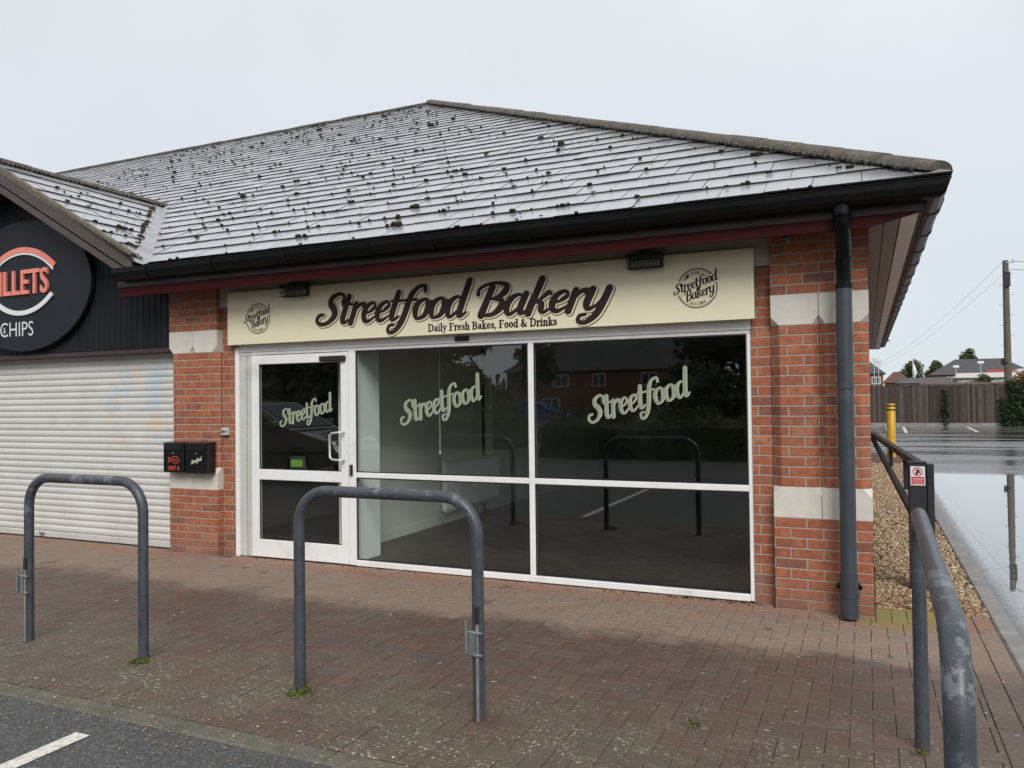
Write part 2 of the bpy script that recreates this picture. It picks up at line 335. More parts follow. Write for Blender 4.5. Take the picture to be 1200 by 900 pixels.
plain('car_blue', (0.02, 0.20, 0.90), 0.2, 0.04, coat=1.0)
plain('car_grey', (0.17, 0.19, 0.165), 0.2, 0.04, coat=1.0)
plain('car_glass', (0.01, 0.011, 0.013), 0.06, 0.02)
plain('lamp_lens', (0.6, 0.6, 0.6), 0.15, 0.05)
plain('tail_red', (0.35, 0.01, 0.01), 0.2, 0.05)
plain('bark', (0.085, 0.065, 0.045), 0.9, 0.25, 12, bump=0.6)
plain('roof_far', (0.070, 0.067, 0.070), 0.7, 0.2, 2)
plain('roof_brown', (0.115, 0.055, 0.04), 0.75, 0.2, 2)
plain('render_far', (0.50, 0.48, 0.43), 0.8, 0.08)
plain('pvc_white', (0.72, 0.72, 0.72), 0.4, 0.03)
plain('far_glass', (0.05, 0.06, 0.07), 0.1, 0.1)
plain('far_ground', (0.075, 0.085, 0.048), 0.9, 0.25, 0.3)
plain('verge_grass', (0.085, 0.115, 0.035), 0.9, 0.3, 3.0)
plain('shed_red', (0.28, 0.05, 0.045), 0.7, 0.15)
plain('shed_brown', (0.12, 0.045, 0.035), 0.7, 0.15)
plain('lead', (0.33, 0.34, 0.35), 0.35, 0.2, 6, dirt=((0.12, 0.11, 0.09), 0.6), bump=0.3)
plain('wire', (0.20, 0.20, 0.21), 0.6)
def mat_leaf(name, a, b, c3):
    t = NT(name); tint = t.attr('tint')[0]
    c = t.ramp(tint, [(0.0, a), (0.55, b), (1.0, c3)])
    bs = t.bsdf(c, 0.5, Specular_IOR_Level=0.3)
    tr = t.n('ShaderNodeBsdfTranslucent'); t.set(tr.inputs[0], c)
    mx = t.n('ShaderNodeMixShader'); mx.inputs[0].default_value = 0.25
    t.t.links.new(bs.outputs[0], mx.inputs[1]); t.t.links.new(tr.outputs[0], mx.inputs[2]); t.t.links.new(mx.outputs[0], t.out.inputs[0])
    MAT[name] = t.m
mat_leaf('leaf', (0.060, 0.074, 0.030), (0.105, 0.122, 0.045), (0.15, 0.165, 0.068))
mat_leaf('leaf_far', (0.05, 0.062, 0.025), (0.105, 0.12, 0.045), (0.17, 0.175, 0.075))
mat_leaf('ivy_leaf', (0.018, 0.036, 0.014), (0.035, 0.062, 0.022), (0.065, 0.10, 0.035))
mat_leaf('weed_leaf', (0.055, 0.085, 0.015), (0.11, 0.15, 0.025), (0.19, 0.20, 0.05))
mat_leaf('dead_leaf', (0.16, 0.08, 0.04), (0.33, 0.17, 0.08), (0.45, 0.30, 0.18))
def mat_glass():
    t = NT('shop_glass')
    g = t.n('ShaderNodeNewGeometry')
    d = t.n('ShaderNodeVectorMath', operation='DOT_PRODUCT'); t.set(d.inputs[0], g.outputs['Normal']); t.set(d.inputs[1], g.outputs['Incoming'])
    c = t.math('SUBTRACT', 1.0, t.math('ABSOLUTE', d.outputs['Value']), clamp=True)
    f = t.math('MULTIPLY_ADD', t.math('POWER', c, 5.0), 0.935, 0.065)
    tr = t.n('ShaderNodeBsdfTransparent'); tr.inputs[0].default_value = (0.975, 1.0, 0.985, 1)
    gl = t.n('ShaderNodeBsdfGlossy'); gl.inputs['Roughness'].default_value = 0.0; gl.inputs[0].default_value = (1, 1, 1, 1)
    mx = t.n('ShaderNodeMixShader'); t.set(mx.inputs[0], f)
    t.t.links.new(tr.outputs[0], mx.inputs[1]); t.t.links.new(gl.outputs[0], mx.inputs[2])
    p = t.pos(); film = t.math('ADD', t.math('MULTIPLY', t.step(t.noise(p, 2.2, 6, 0.7), 0.45, 0.80), 0.006), t.math('MULTIPLY', t.step(t.noise(p, 60, 2), 0.73, 0.76), 0.05))
    df = t.n('ShaderNodeBsdfDiffuse'); df.inputs[0].default_value = (0.6, 0.6, 0.56, 1)
    m2 = t.n('ShaderNodeMixShader'); t.set(m2.inputs[0], film)
    t.t.links.new(mx.outputs[0], m2.inputs[1]); t.t.links.new(df.outputs[0], m2.inputs[2]); t.t.links.new(m2.outputs[0], t.out.inputs[0])
    MAT['shop_glass'] = t.m
mat_glass()

# ------------------------------------------------------------------ mesh builder
class MB:
    def __init__(s): s.v = []; s.f = []; s.sm = []; s.mi = []; s.tint = []; s.cur = 0.5; s.m = 0
    def add(s, vs, fs, smooth=False):
        o = len(s.v); s.v += [tuple(p) for p in vs]; s.tint += [s.cur] * len(vs)
        for f in fs: s.f.append(tuple(i + o for i in f)); s.sm.append(smooth); s.mi.append(s.m)
    def box(s, x0, x1, y0, y1, z0, z1, b=0.0, M=None):
        if x0 > x1: x0, x1 = x1, x0
        if y0 > y1: y0, y1 = y1, y0
        if z0 > z1: z0, z1 = z1, z0
        b = min(b, (x1 - x0) * .45, (y1 - y0) * .45, (z1 - z0) * .45)
        lo, hi = (x0, y0, z0), (x1, y1, z1)
        if b <= 0:
            vs = [(x, y, z) for x in (x0, x1) for y in (y0, y1) for z in (z0, z1)]
            fs = [(0, 1, 3, 2), (4, 6, 7, 5), (0, 4, 5, 1), (2, 3, 7, 6), (0, 2, 6, 4), (1, 5, 7, 3)]
        else:
            vs = []; idx = {}
            for cx in (0, 1):
                for cy in (0, 1):
                    for cz in (0, 1):
                        c = (cx, cy, cz)
                        for a in range(3):
                            p = []
                            for k in range(3):
                                e = hi[k] if c[k] else lo[k]
                                if k != a: e += -b if c[k] else b
                                p.append(e)
                            idx[(c, a)] = len(vs); vs.append(tuple(p))
            fs = []
            cyc = [(0, 0), (1, 0), (1, 1), (0, 1)]
            for a in range(3):
                o1, o2 = [k for k in range(3) if k != a]
                for sd in (0, 1):
                    q = []
                    for (i, j) in cyc:
                        c = [0, 0, 0]; c[a] = sd; c[o1] = i; c[o2] = j; q.append(idx[(tuple(c), a)])
                    fs.append(tuple(q))
                for (i, j) in cyc:                       # edges along axis a
                    c0 = [0, 0, 0]; c1 = [0, 0, 0]; c0[o1] = c1[o1] = i; c0[o2] = c1[o2] = j; c1[a] = 1
                    c0, c1 = tuple(c0), tuple(c1)
                    fs.append((idx[(c0, o1)], idx[(c1, o1)], idx[(c1, o2)], idx[(c0, o2)]))
            for cx in (0, 1):
                for cy in (0, 1):
                    for cz in (0, 1):
                        c = (cx, cy, cz); fs.append((idx[(c, 0)], idx[(c, 1)], idx[(c, 2)]))
        if M is not None: vs = [tuple(M @ Vector(p)) for p in vs]
        s.add(vs, fs)
    def loft(s, rings, closed=True, caps=True, smooth=False):
        n = len(rings[0]); vs = [p for r in rings for p in r]; fs = []
        for k in range(len(rings) - 1):
            for i in range(n if closed else n - 1):
                j = (i + 1) % n
                fs.append((k * n + i, k * n + j, (k + 1) * n + j, (k + 1) * n + i))
        s.add(vs, fs, smooth)
        if caps and closed:
            s.add(rings[0], [tuple(range(n))[::-1]]); s.add(rings[-1], [tuple(range(n))])
    def tube(s, pts, r, seg=12, caps=True, smooth=True):
        pts = [Vector(p) for p in pts]; rs = r if isinstance(r, (list, tuple)) else [r] * len(pts)
        rings = []; up = None
        for i, p in enumerate(pts):
            d = (pts[min(i + 1, len(pts) - 1)] - pts[max(i - 1, 0)]).normalized()
            if up is None:
                up = Vector((0, 0, 1)) if abs(d.z) < 0.9 else Vector((1, 0, 0))
            a = d.cross(up)
            if a.length < 1e-4: a = d.cross(Vector((0, 1, 0)))
            a.normalize(); up = a.cross(d).normalized()
            rings.append([tuple(p + (a * math.cos(2 * PI * k / seg) + up * math.sin(2 * PI * k / seg)) * rs[i]) for k in range(seg)])
        s.loft(rings, True, caps, smooth)
    def sweep_xz(s, prof, path):
        pass
    def prism_y(s, poly, y0, y1):                        # poly in (x,z), extruded along y
        a = [(x, y0, z) for x, z in poly]; b = [(x, y1, z) for x, z in poly]; s.loft([a, b])
    def blob(s, c, rx, ry, rz, n=6, m=4, jit=0.25):
        rings = []
        for k in range(m + 1):
            th = PI * k / m; rr = max(math.sin(th), 0.02); z = math.cos(th)
            rings.append([(c[0] + rx * rr * math.cos(2 * PI * i / n) * (1 + random.uniform(-jit, jit)), c[1] + ry * rr * math.sin(2 * PI * i / n) * (1 + random.uniform(-jit, jit)), c[2] + rz * z) for i in range(n)])
        s.loft(rings, True, True, True)
    def build(s, name, mats, parent=None, recalc=True):
        me = bpy.data.meshes.new(name); me.from_pydata(s.v, [], s.f)
        if not isinstance(mats, (list, tuple)): mats = [mats]
        for m in mats: me.materials.append(MAT[m])
        nf = len(s.f)
        me.polygons.foreach_set('use_smooth', np.array(s.sm, dtype=bool))
        me.polygons.foreach_set('material_index', np.array(s.mi, dtype=np.int32))
        if recalc and len(s.f) < 40000:
            import bmesh
            bm = bmesh.new(); bm.from_mesh(me); bmesh.ops.recalc_face_normals(bm, faces=bm.faces); bm.to_mesh(me); bm.free()
        at = me.attributes.new('tint', 'FLOAT', 'POINT'); at.data.foreach_set('value', np.array(s.tint, dtype=np.float32))
        # box-mapped uv in metres
        uvl = me.uv_layers.new(name='uv')
        nl = len(me.loops)
        co = np.empty(len(me.vertices) * 3, np.float32); me.vertices.foreach_get('co', co); co = co.reshape(-1, 3)
        li = np.empty(nl, np.int32); me.loops.foreach_get('vertex_index', li)
        nr = np.empty(nf * 3, np.float32); me.polygons.foreach_get('normal', nr); nr = np.abs(nr.reshape(-1, 3))
        lt = np.empty(nf, np.int32); me.polygons.foreach_get('loop_total', lt)
        fn = np.repeat(nr, lt, axis=0); P = co[li]
        ax = np.argmax(fn * np.array([1.0, 1.05, 1.0]), axis=1)
        u = np.where(ax == 0, P[:, 1], P[:, 0]); v = np.where(ax == 2, P[:, 1], P[:, 2])
        uvl.data.foreach_set('uv', np.stack([u, v], 1).astype(np.float32).ravel())
        me.update()
        o = bpy.data.objects.new(name, me); COL.objects.link(o)
        if parent is not None: o.parent = parent; o.matrix_parent_inverse = Matrix.Identity(4); place_child(o, parent)
        return o
def world_loc(o):
    p = Vector(o.location)
    while o.parent is not None: o = o.parent; p = p + Vector(o.location)
    return p
def place_child(o, parent):
    """children are modelled in scene coordinates: take the parent's origin back out (parents are never rotated at build time)"""
    w = world_loc(parent)
    o.location = -w
def tag(o, label=None, cat=None, group=None, kind=None):
    if label: o['label'] = label
    if cat: o['category'] = cat
    if group: o['group'] = group
    if kind: o['kind'] = kind
    return o
def empty(name, loc, label, cat, group=None):
    o = bpy.data.objects.new(name, None); COL.objects.link(o); o.location = loc; o.empty_display_size = 0.2
    return tag(o, label, cat, group)
def local_empty_copy(root, loc, rz=0.0, label=None):
    """a thing with copies of its parts and sub-parts"""
    r = root.copy(); COL.objects.link(r); r.location = loc; r.rotation_euler = (0, 0, rz)
    if label: r['label'] = label
    for ch in list(root.children):
        c = ch.copy(); COL.objects.link(c); c.parent = r
        for g in list(ch.children):
            d = g.copy(); COL.objects.link(d); d.parent = c
    return r

# ------------------------------------------------------------------ lettering
def catmull(pts, n=7):
    if len(pts) < 3:
        a, b = pts; return [tuple(a[k] + (b[k] - a[k]) * i / n for k in range(3)) for i in range(n + 1)]
    P = [pts[0]] + list(pts) + [pts[-1]]; out = []
    for i in range(1, len(P) - 2):
        p0, p1, p2, p3 = P[i - 1], P[i], P[i + 1], P[i + 2]
        for k in range(n):
            t = k / n
            out.append(tuple(0.5 * (2 * p1[j] + (p2[j] - p0[j]) * t + (2 * p0[j] - 5 * p1[j] + 4 * p2[j] - p3[j]) * t * t + (3 * p1[j] - p0[j] - 3 * p2[j] + p3[j]) * t ** 3) for j in range(3)))
    out.append(tuple(pts[-1])); return out
SCRIPT = {  # brush-script letters: strokes of (x, y, width), x-height 1
 'S': (1.02, [[(1.00, 1.16, .20), (1.01, 1.42, .17), (.72, 1.60, .17), (.36, 1.42, .26), (.36, 1.10, .33), (.62, .80, .36), (.74, .46, .33), (.52, .10, .22), (.14, .00, .19), (-.14, .20, .20), (-.10, .48, .19), (.12, .52, .16)]]),
 't': (.55, [[(.24, 1.42, .29), (.22, .28, .31), (.36, .04, .2), (.60, .18, .1)], [(0., 1.0, .13), (.52, 1.0, .13)]]),
 'r': (.60, [[(.18, 1.0, .29), (.17, 0., .30)], [(.2, .55, .12), (.38, .92, .17), (.58, .97, .24), (.63, .86, .25)]]),
 'e': (.70, [[(.16, .46, .12), (.46, .55, .13), (.64, .78, .15), (.48, 1.0, .15), (.22, .84, .24), (.15, .46, .31), (.26, .12, .25), (.48, .03, .17), (.74, .24, .1)]]),
 'f': (.66, [[(1.0, 1.42, .2), (.92, 1.66, .18), (.62, 1.64, .18), (.40, 1.34, .28), (.34, .9, .31), (.30, .2, .31), (.20, -.30, .28), (-.02, -.62, .19), (-.28, -.56, .18), (-.30, -.28, .16), (-.08, -.24, .13)], [(.06, 1.0, .13), (.70, 1.0, .13)]]),
 'o': (.78, [[(.42, .99, .15), (.18, .80, .26), (.13, .46, .31), (.26, .10, .23), (.44, .02, .15), (.66, .18, .25), (.72, .54, .31), (.60, .88, .22), (.42, .99, .15)], [(.64, .82, .12), (.92, .86, .1)]]),
 'd': (.92, [[(.62, .90, .14), (.42, .99, .15), (.20, .80, .26), (.13, .46, .31), (.25, .10, .25), (.42, .03, .16), (.66, .30, .14)], [(.78, 1.74, .30), (.74, .26, .31), (.86, .03, .2), (1.06, .18, .1)]]),
 'B': (1.16, [[(.42, 1.48, .30), (.36, .04, .33)], [(-.06, 1.14, .19), (-.10, 1.40, .15), (.14, 1.62, .14), (.58, 1.68, .15), (.98, 1.52, .24), (1.00, 1.18, .30), (.72, .90, .15), (.50, .88, .11)], [(.58, .88, .12), (.98, .76, .25), (1.06, .42, .32), (.82, .06, .2), (.42, .03, .14)]]),
 'a': (.90, [[(.62, .92, .14), (.42, .99, .15), (.20, .80, .26), (.13, .46, .31), (.25, .10, .25), (.42, .03, .16), (.64, .30, .14)], [(.74, 1.0, .29), (.71, .26, .31), (.84, .03, .2), (1.04, .18, .1)]]),
 'k': (.86, [[(.26, 1.70, .30), (.20, 0., .31)], [(.26, .46, .12), (.52, .72, .14), (.70, .98, .22), (.84, .92, .14)], [(.34, .58, .13), (.58, .46, .26), (.66, .14, .27), (.80, .02, .17), (1.0, .18, .1)]]),
 'y': (.86, [[(.20, 1.0, .29), (.16, .34, .31), (.30, .05, .2), (.54, .20, .12), (.68, .5, .12)], [(.80, 1.0, .30), (.74, .2, .31), (.64, -.30, .27), (.38, -.62, .19), (.10, -.54, .18), (.08, -.28, .16), (.28, -.22, .13)]]),
 ' ': (.34, []),
}
W = .15; h = .07
def V_(x, y0=0., y1=.7): return [(x, y0, W), (x, y1, W)]
def H_(x0, x1, y): return [(x0, y, h), (x1, y, h)]
SERIF = {
 'D': (.74, [V_(.16), H_(.02, .36, .0), H_(.02, .36, .7), [(.3, .7, h), (.56, .6, .13), (.62, .35, W), (.56, .1, .13), (.3, 0., h)]]),
 'F': (.62, [V_(.16), H_(.02, .34, 0.), H_(.02, .52, .7), [(.52, .7, h), (.52, .55, h)], H_(.2, .42, .37)]),
 'B': (.68, [V_(.16), H_(.02, .4, 0.), H_(.02, .4, .7), [(.36, .7, h), (.5, .62, .13), (.5, .46, .13), (.34, .38, h)], [(.36, .38, h), (.55, .28, .14), (.55, .1, .14), (.36, 0., h)], H_(.2, .38, .38)]),
 'a': (.48, [[(.08, .4, .1), (.2, .47, h), (.32, .4, W), (.33, .1, W), (.44, .02, h)], [(.3, .28, h), (.1, .2, .12), (.12, .02, .1), (.3, .1, h)]]),
 'i': (.28, [V_(.13, 0., .46), H_(.02, .26, 0.), H_(.02, .14, .46), [(.13, .63, .13), (.13, .66, .13)]]),
 'l': (.28, [V_(.13, 0., .74), H_(.02, .26, 0.), H_(.02, .14, .74)]),
 'y': (.50, [[(.1, .46, .13), (.26, .04, .13)], [(.42, .46, h), (.24, 0., h), (.14, -.2, .09), (.04, -.2, .1)], H_(.0, .2, .46), H_(.34, .5, .46)]),
 'r': (.40, [V_(.13, 0., .46), H_(.02, .27, 0.), H_(.02, .14, .46), [(.16, .34, h), (.28, .46, .09), (.36, .42, .13)]]),
 'e': (.46, [[(.1, .26, h), (.38, .27, h), (.34, .43, .1), (.22, .47, h), (.1, .36, .13), (.09, .2, W), (.18, .02, .1), (.4, .08, h)]]),
 's': (.40, [[(.33, .36, .09), (.24, .47, h), (.1, .4, .1), (.14, .28, .13), (.29, .2, .13), (.31, .06, .1), (.18, 0., h), (.05, .1, .09)]]),
 'h': (.56, [V_(.13, 0., .74), H_(.02, .25, 0.), H_(.02, .14, .74), [(.16, .36, h), (.3, .47, .09), (.41, .36, W), (.41, 0., W)], H_(.31, .53, 0.)]),
 'k': (.54, [V_(.13, 0., .74), H_(.02, .25, 0.), H_(.02, .14, .74), [(.16, .2, h), (.4, .46, h)], [(.24, .28, .1), (.44, 0., .14)], H_(.3, .5, .46), H_(.36, .54, 0.)]),
 'o': (.50, [[(.24, .47, h), (.1, .38, .13), (.08, .22, W), (.12, .08, .13), (.24, 0., h), (.37, .08, .13), (.4, .24, W), (.37, .38, .13), (.24, .47, h)]]),
 'd': (.54, [V_(.41, 0., .74), H_(.28, .42, .74), H_(.42, .53, 0.), [(.36, .42, h), (.22, .47, h), (.1, .36, .13), (.09, .18, W), (.14, .04, .1), (.24, 0., h), (.36, .1, h)]]),
 'n': (.56, [V_(.13, 0., .46), H_(.02, .25, 0.), H_(.02, .14, .46), [(.16, .36, h), (.3, .47, .09), (.41, .36, W), (.41, 0., W)], H_(.31, .53, 0.)]),
 '&': (.76, [[(.66, .36, h), (.52, .12, h), (.36, 0., .1), (.14, .06, .13), (.1, .2, W), (.22, .36, .1), (.38, .5, h), (.34, .68, .09), (.2, .64, .11), (.22, .46, .13), (.44, .18, W), (.66, .02, .12)]]),
 ',': (.24, [[(.12, .04, .14), (.12, -.04, .1), (.06, -.16, .05)]]),
 ' ': (.24, []),
}
def layout(text, font, shear=0.0, track=0.0):
    out = []; x = 0.0
    for ch in text:
        adv, strokes = font[ch]
        for st in strokes:
            out.append([(px + x + py * shear, py, w) for px, py, w in catmull(st)])
        x += adv + track
    return out
def fit(strokes, x0, x1, z0, s=None):
    """scale strokes so their ink spans x0..x1, baseline at z0; s is the vertical unit"""
    a = min(p[0] - p[2] / 2 for st in strokes for p in st); b = max(p[0] + p[2] / 2 for st in strokes for p in st)
    kx = (x1 - x0) / (b - a); s = s or kx
    return [[(x0 + (p[0] - a) * kx, z0 + p[1] * s, p[2] * (kx + s) / 2) for p in st] for st in strokes]
def turn(strokes, ang, c):
    ca, sa = math.cos(ang), math.sin(ang)
    return [[(c[0] + (x - c[0]) * ca - (z - c[1]) * sa, c[1] + (x - c[0]) * sa + (z - c[1]) * ca, w) for x, z, w in st] for st in strokes]
def ink(mb, strokes, y, grow=0.0, dx=0.0, dz=0.0):
    """flat lettering facing -y; every stroke a hair in front of the one before it"""
    for k, st in enumerate(strokes):
        yy = y - 0.00004 * (k + 1)
        pts = [p for i, p in enumerate(st) if i == 0 or math.hypot(p[0] - st[i - 1][0], p[1] - st[i - 1][1]) > 1e-6]
        L = []; Rr = []; n = len(pts); ys = [yy - 4e-6 * i for i in range(n)]
        for i, (x, z, w) in enumerate(pts):
            a = pts[max(i - 1, 0)]; b = pts[min(i + 1, n - 1)]
            tx, tz = b[0] - a[0], b[1] - a[1]; l = math.hypot(tx, tz) or 1; tx /= l; tz /= l
            hw = w / 2 + grow
            L.append((x - tz * hw + dx, z + tx * hw + dz)); Rr.append((x + tz * hw + dx, z - tx * hw + dz))
        vs = [(p[0], ys[i], p[1]) for i, p in enumerate(L)] + [(p[0], ys[i], p[1]) for i, p in enumerate(Rr)]
        mb.add(vs, [(i, i + 1, n + i + 1, n + i) for i in range(n - 1)])
        for e, q in ((0, 1), (n - 1, n - 2)):
            x, z, w = pts[e]; ang = math.atan2(z - pts[q][1], x - pts[q][0]); hw = w / 2 + grow
            yy = ys[e]; fan = [(x + dx, yy, z + dz)] + [(x + dx + math.cos(ang - PI / 2 + PI * j / 8) * hw, yy, z + dz + math.sin(ang - PI / 2 + PI * j / 8) * hw) for j in range(9)]
            mb.add(fan, [(0, j, j + 1) for j in range(1, 9)])
FONTCACHE = {}
def glyph_mesh(text, bold=0.0):
    key = (text, bold)
    if key in FONTCACHE: return FONTCACHE[key]
    cu = bpy.data.curves.new('lettering_curve', 'FONT'); cu.body = text; cu.offset = bold; cu.resolution_u = 4
    o = bpy.data.objects.new('lettering_curve', cu); COL.objects.link(o)
    dg = bpy.context.evaluated_depsgraph_get(); me = bpy.data.meshes.new_from_object(o.evaluated_get(dg))
    vs = [(v.co.x, v.co.y) for v in me.vertices]; fs = [tuple(p.vertices) for p in me.polygons]
    bpy.data.objects.remove(o); bpy.data.curves.remove(cu); bpy.data.meshes.remove(me)
    FONTCACHE[key] = (vs, fs); return vs, fs
def sans(mb, text, x0, x1, z0, z1, y, bold=0.0, depth=0.0, ang=0.0):
    vs, fs = glyph_mesh(text, bold)
    ax = min(v[0] for v in vs); bx = max(v[0] for v in vs); az = min(v[1] for v in vs); bz = max(v[1] for v in vs)
    q = [(x0 + (x - ax) / (bx - ax) * (x1 - x0), z0 + (z - az) / (bz - az) * (z1 - z0)) for x, z in vs]
    if ang:
        c = ((x0 + x1) / 2, (z0 + z1) / 2); ca, sa = math.cos(ang), math.sin(ang)
        q = [(c[0] + (x - c[0]) * ca - (z - c[1]) * sa, c[1] + (x - c[0]) * sa + (z - c[1]) * ca) for x, z in q]
    mb.add([(x, y, z) for x, z in q], fs)
    if depth:
        ec = {}
        for f in fs:
            for i in range(len(f)):
                e = (f[i], f[(i + 1) % len(f)]); ec[frozenset(e)] = ec.get(frozenset(e), []) + [e]
        for k, es in ec.items():
            if len(es) == 1:
                a, b = es[0]; mb.add([(q[a][0], y, q[a][1]), (q[b][0], y, q[b][1]), (q[b][0], y + depth, q[b][1]), (q[a][0], y + depth, q[a][1])], [(0, 1, 2, 3)])
def ring(mb, cx, cz, r, w, y, a0=0.0, a1=2 * PI, n=64, rx=1.0, depth=0.0):
    A = [a0 + (a1 - a0) * i / n for i in range(n + 1)]
    o = [(cx + math.cos(a) * (r + w / 2) * rx, y, cz + math.sin(a) * (r + w / 2)) for a in A]
    i_ = [(cx + math.cos(a) * (r - w / 2) * rx, y, cz + math.sin(a) * (r - w / 2)) for a in A]
    if not depth:
        mb.add(o + i_, [(k, k + 1, n + 1 + k + 1, n + 1 + k) for k in range(n)]); return
    ob = [(p[0], y + depth, p[2]) for p in o]; ib = [(p[0], y + depth, p[2]) for p in i_]
    mb.loft([[o[k], i_[k], ib[k], ob[k]] for k in range(n + 1)], True, True)

# ================================================================== SETTING
def sheet(name, x0, x1, y0, y1, z, mat, kind='structure', nx=1, ny=1):
    mb = MB()
    vs = [(x0 + (x1 - x0) * i / nx, y0 + (y1 - y0) * j / ny, z) for j in range(ny + 1) for i in range(nx + 1)]
    fs = [(j * (nx + 1) + i, j * (nx + 1) + i + 1, (j + 1) * (nx + 1) + i + 1, (j + 1) * (nx + 1) + i) for j in range(ny) for i in range(nx)]
    mb.add(vs, fs); o = mb.build(name, mat, recalc=False); o['kind'] = kind; return o
sheet('ground', -700, 700, -700, 900, -0.16, 'far_ground')
sheet('forecourt_road', -45, 0.765, -13.0, -3.36, -0.006, 'asphalt')
sheet('car_park', 0.884, 42, -13.0, 38.9, -0.085, 'wet_asphalt')
sheet('car_park_rear', -30, 0.884, 17.9, 38.9, -0.081, 'wet_asphalt').name = 'car_park'
sheet('far_road', -120, 60, -46.0, -26.0, -0.10, 'asphalt')
sheet('grass_verge', -60, 42, -26.0, -13.0, -0.03, 'verge_grass')
# block paving, 90-degree herringbone of 200 x 100 blocks
def paving():
    mb = MB(); a = 0.1; g = 0.0018; c = 0.0034
    def blk(x0, x1, y0, y1, tint):
        mb.cur = tint
        z = random.gauss(0, 0.0009); sx = random.gauss(0, 0.0014); sy = random.gauss(0, 0.0010)
        x0 += g; x1 -= g; y0 += g; y1 -= g
        def zz(x, y): return z + sx * (x - (x0 + x1) / 2) * 8 + sy * (y - (y0 + y1) / 2) * 8
        lo = [(x0, y0, -0.016), (x1, y0, -0.016), (x1, y1, -0.016), (x0, y1, -0.016)]
        mi = [(x0, y0, zz(x0, y0) - c * .8), (x1, y0, zz(x1, y0) - c * .8), (x1, y1, zz(x1, y1) - c * .8), (x0, y1, zz(x0, y1) - c * .8)]
        hi = [(x0 + c, y0 + c, zz(x0, y0)), (x1 - c, y0 + c, zz(x1, y0)), (x1 - c, y1 - c, zz(x1, y1)), (x0 + c, y1 - c, zz(x0, y1))]
        vs = lo + mi + hi
        fs = [(8, 9, 10, 11)] + [(k, (k + 1) % 4, 4 + (k + 1) % 4, 4 + k) for k in range(4)] + [(4 + k, 4 + (k + 1) % 4, 8 + (k + 1) % 4, 8 + k) for k in range(4)]
        mb.add(vs, fs)
    X0, X1, Y0, Y1 = -13.0, 0.53, -3.23, -0.115
    ni = int((X1 - X0) / a) + 2; nj = int((Y1 - Y0) / a) + 2
    def put(x0, x1, y0, y1):
        x0, x1, y0, y1 = max(x0, X0), min(x1, X1), max(y0, Y0), min(y1, Y1)
        if x1 - x0 > 0.02 and y1 - y0 > 0.02: blk(x0, x1, y0, y1, min(1, max(0, random.random())))
    for i in range(-1, ni):
        for j in range(-1, nj):
            k = (i - j) % 4; x = X0 + i * a; y = Y0 + j * a
            if k == 0: put(x, x + 2 * a, y, y + a)
            if k == 3: put(x, x + a, y, y + 2 * a)
    x = X0
    while x < 0.02:                                      # reddish stretcher row along the wall foot
        for y0 in (-0.113,): blk(x, min(x + 0.2, 0.03), y0, y0 + 0.1, random.choice((0.98, 1.0, 0.8, 0.25)))
        x += 0.2
    x = -5.93
    while x < -0.70:                                     # two more rows up to the shopfront sill, between the pillars
        blk(x, min(x + 0.2, -0.66), -0.011, 0.087, random.choice((1.0, 0.8, 0.98, 0.6))); x += 0.2
    x = -13.0
    while x < -6.80:
        blk(x, min(x + 0.2, -6.78), -0.011, 0.087, random.choice((0.5, 0.6, 0.8, 0.3))); x += 0.2
    for i in range(11):                                  # patch behind the corner, to the gravel
        for j in range(4):
            if 0.03 + i * .1 < 0.53 and j < 4: blk(0.033 + i * .1, min(0.033 + (i + 1) * .1, 0.53), -0.115 + j * .1, -0.115 + (j + 1) * .1, random.random() * .9)
    y = -3.23                                            # stretcher borders along the kerb
    for col in (0.532, 0.646):
        y = -3.23 - (0.1 if col > .6 else 0)
        while y < 0.27:
            blk(col, col + 0.112, max(y, -3.23), min(y + 0.2, 0.285), random.random()); y += 0.2
    # the paving runs on past the end of the kerb line, beside the photographer
    for i in range(14):
        for j in range(14):
            blk(-0.64 + i * .1, -0.64 + (i + 1) * .1, -4.76 + j * .1, -4.76 + (j + 1) * .1, random.random())
    o = mb.build('paving', 'paver', recalc=False); o['kind'] = 'structure'
    o2 = sheet('paving_bed', -13.0, 0.765, -3.24, 0.30, -0.0065, 'joint_sand')
    o3 = sheet('paving_bed', -0.65, 0.765, -4.78, -3.24, -0.0045, 'joint_sand')
paving()
def edging():
    mb = MB(); x = -13.0
    while x < -0.66:
        mb.cur = random.random(); w = 0.9; mb.box(x + .0005, min(x + w - .0005, -0.65), -3.365, -3.236, -0.05, 0.002 + random.uniform(-.001, .001), 0.012); x += w
    mb.build('road_edging', 'edge_concrete')['kind'] = 'structure'
    mb = MB(); y = -12.9
    while y < 38:
        mb.cur = random.random(); mb.box(0.765, 0.883, y + .004, y + .91, -0.2, 0.004 + random.uniform(-.002, .002), 0.014); y += .914
    mb.build('kerb', 'concrete')['kind'] = 'structure'
    mb = MB(); mb.box(-30, 0.765, 17.75, 17.9, -0.2, 0.003, .012); mb.build('kerb', 'concrete')['kind'] = 'structure'
edging()
sheet('gravel_ground', 0.02, 0.765, 0.285, 17.75, -0.022, 'gravel_bed')
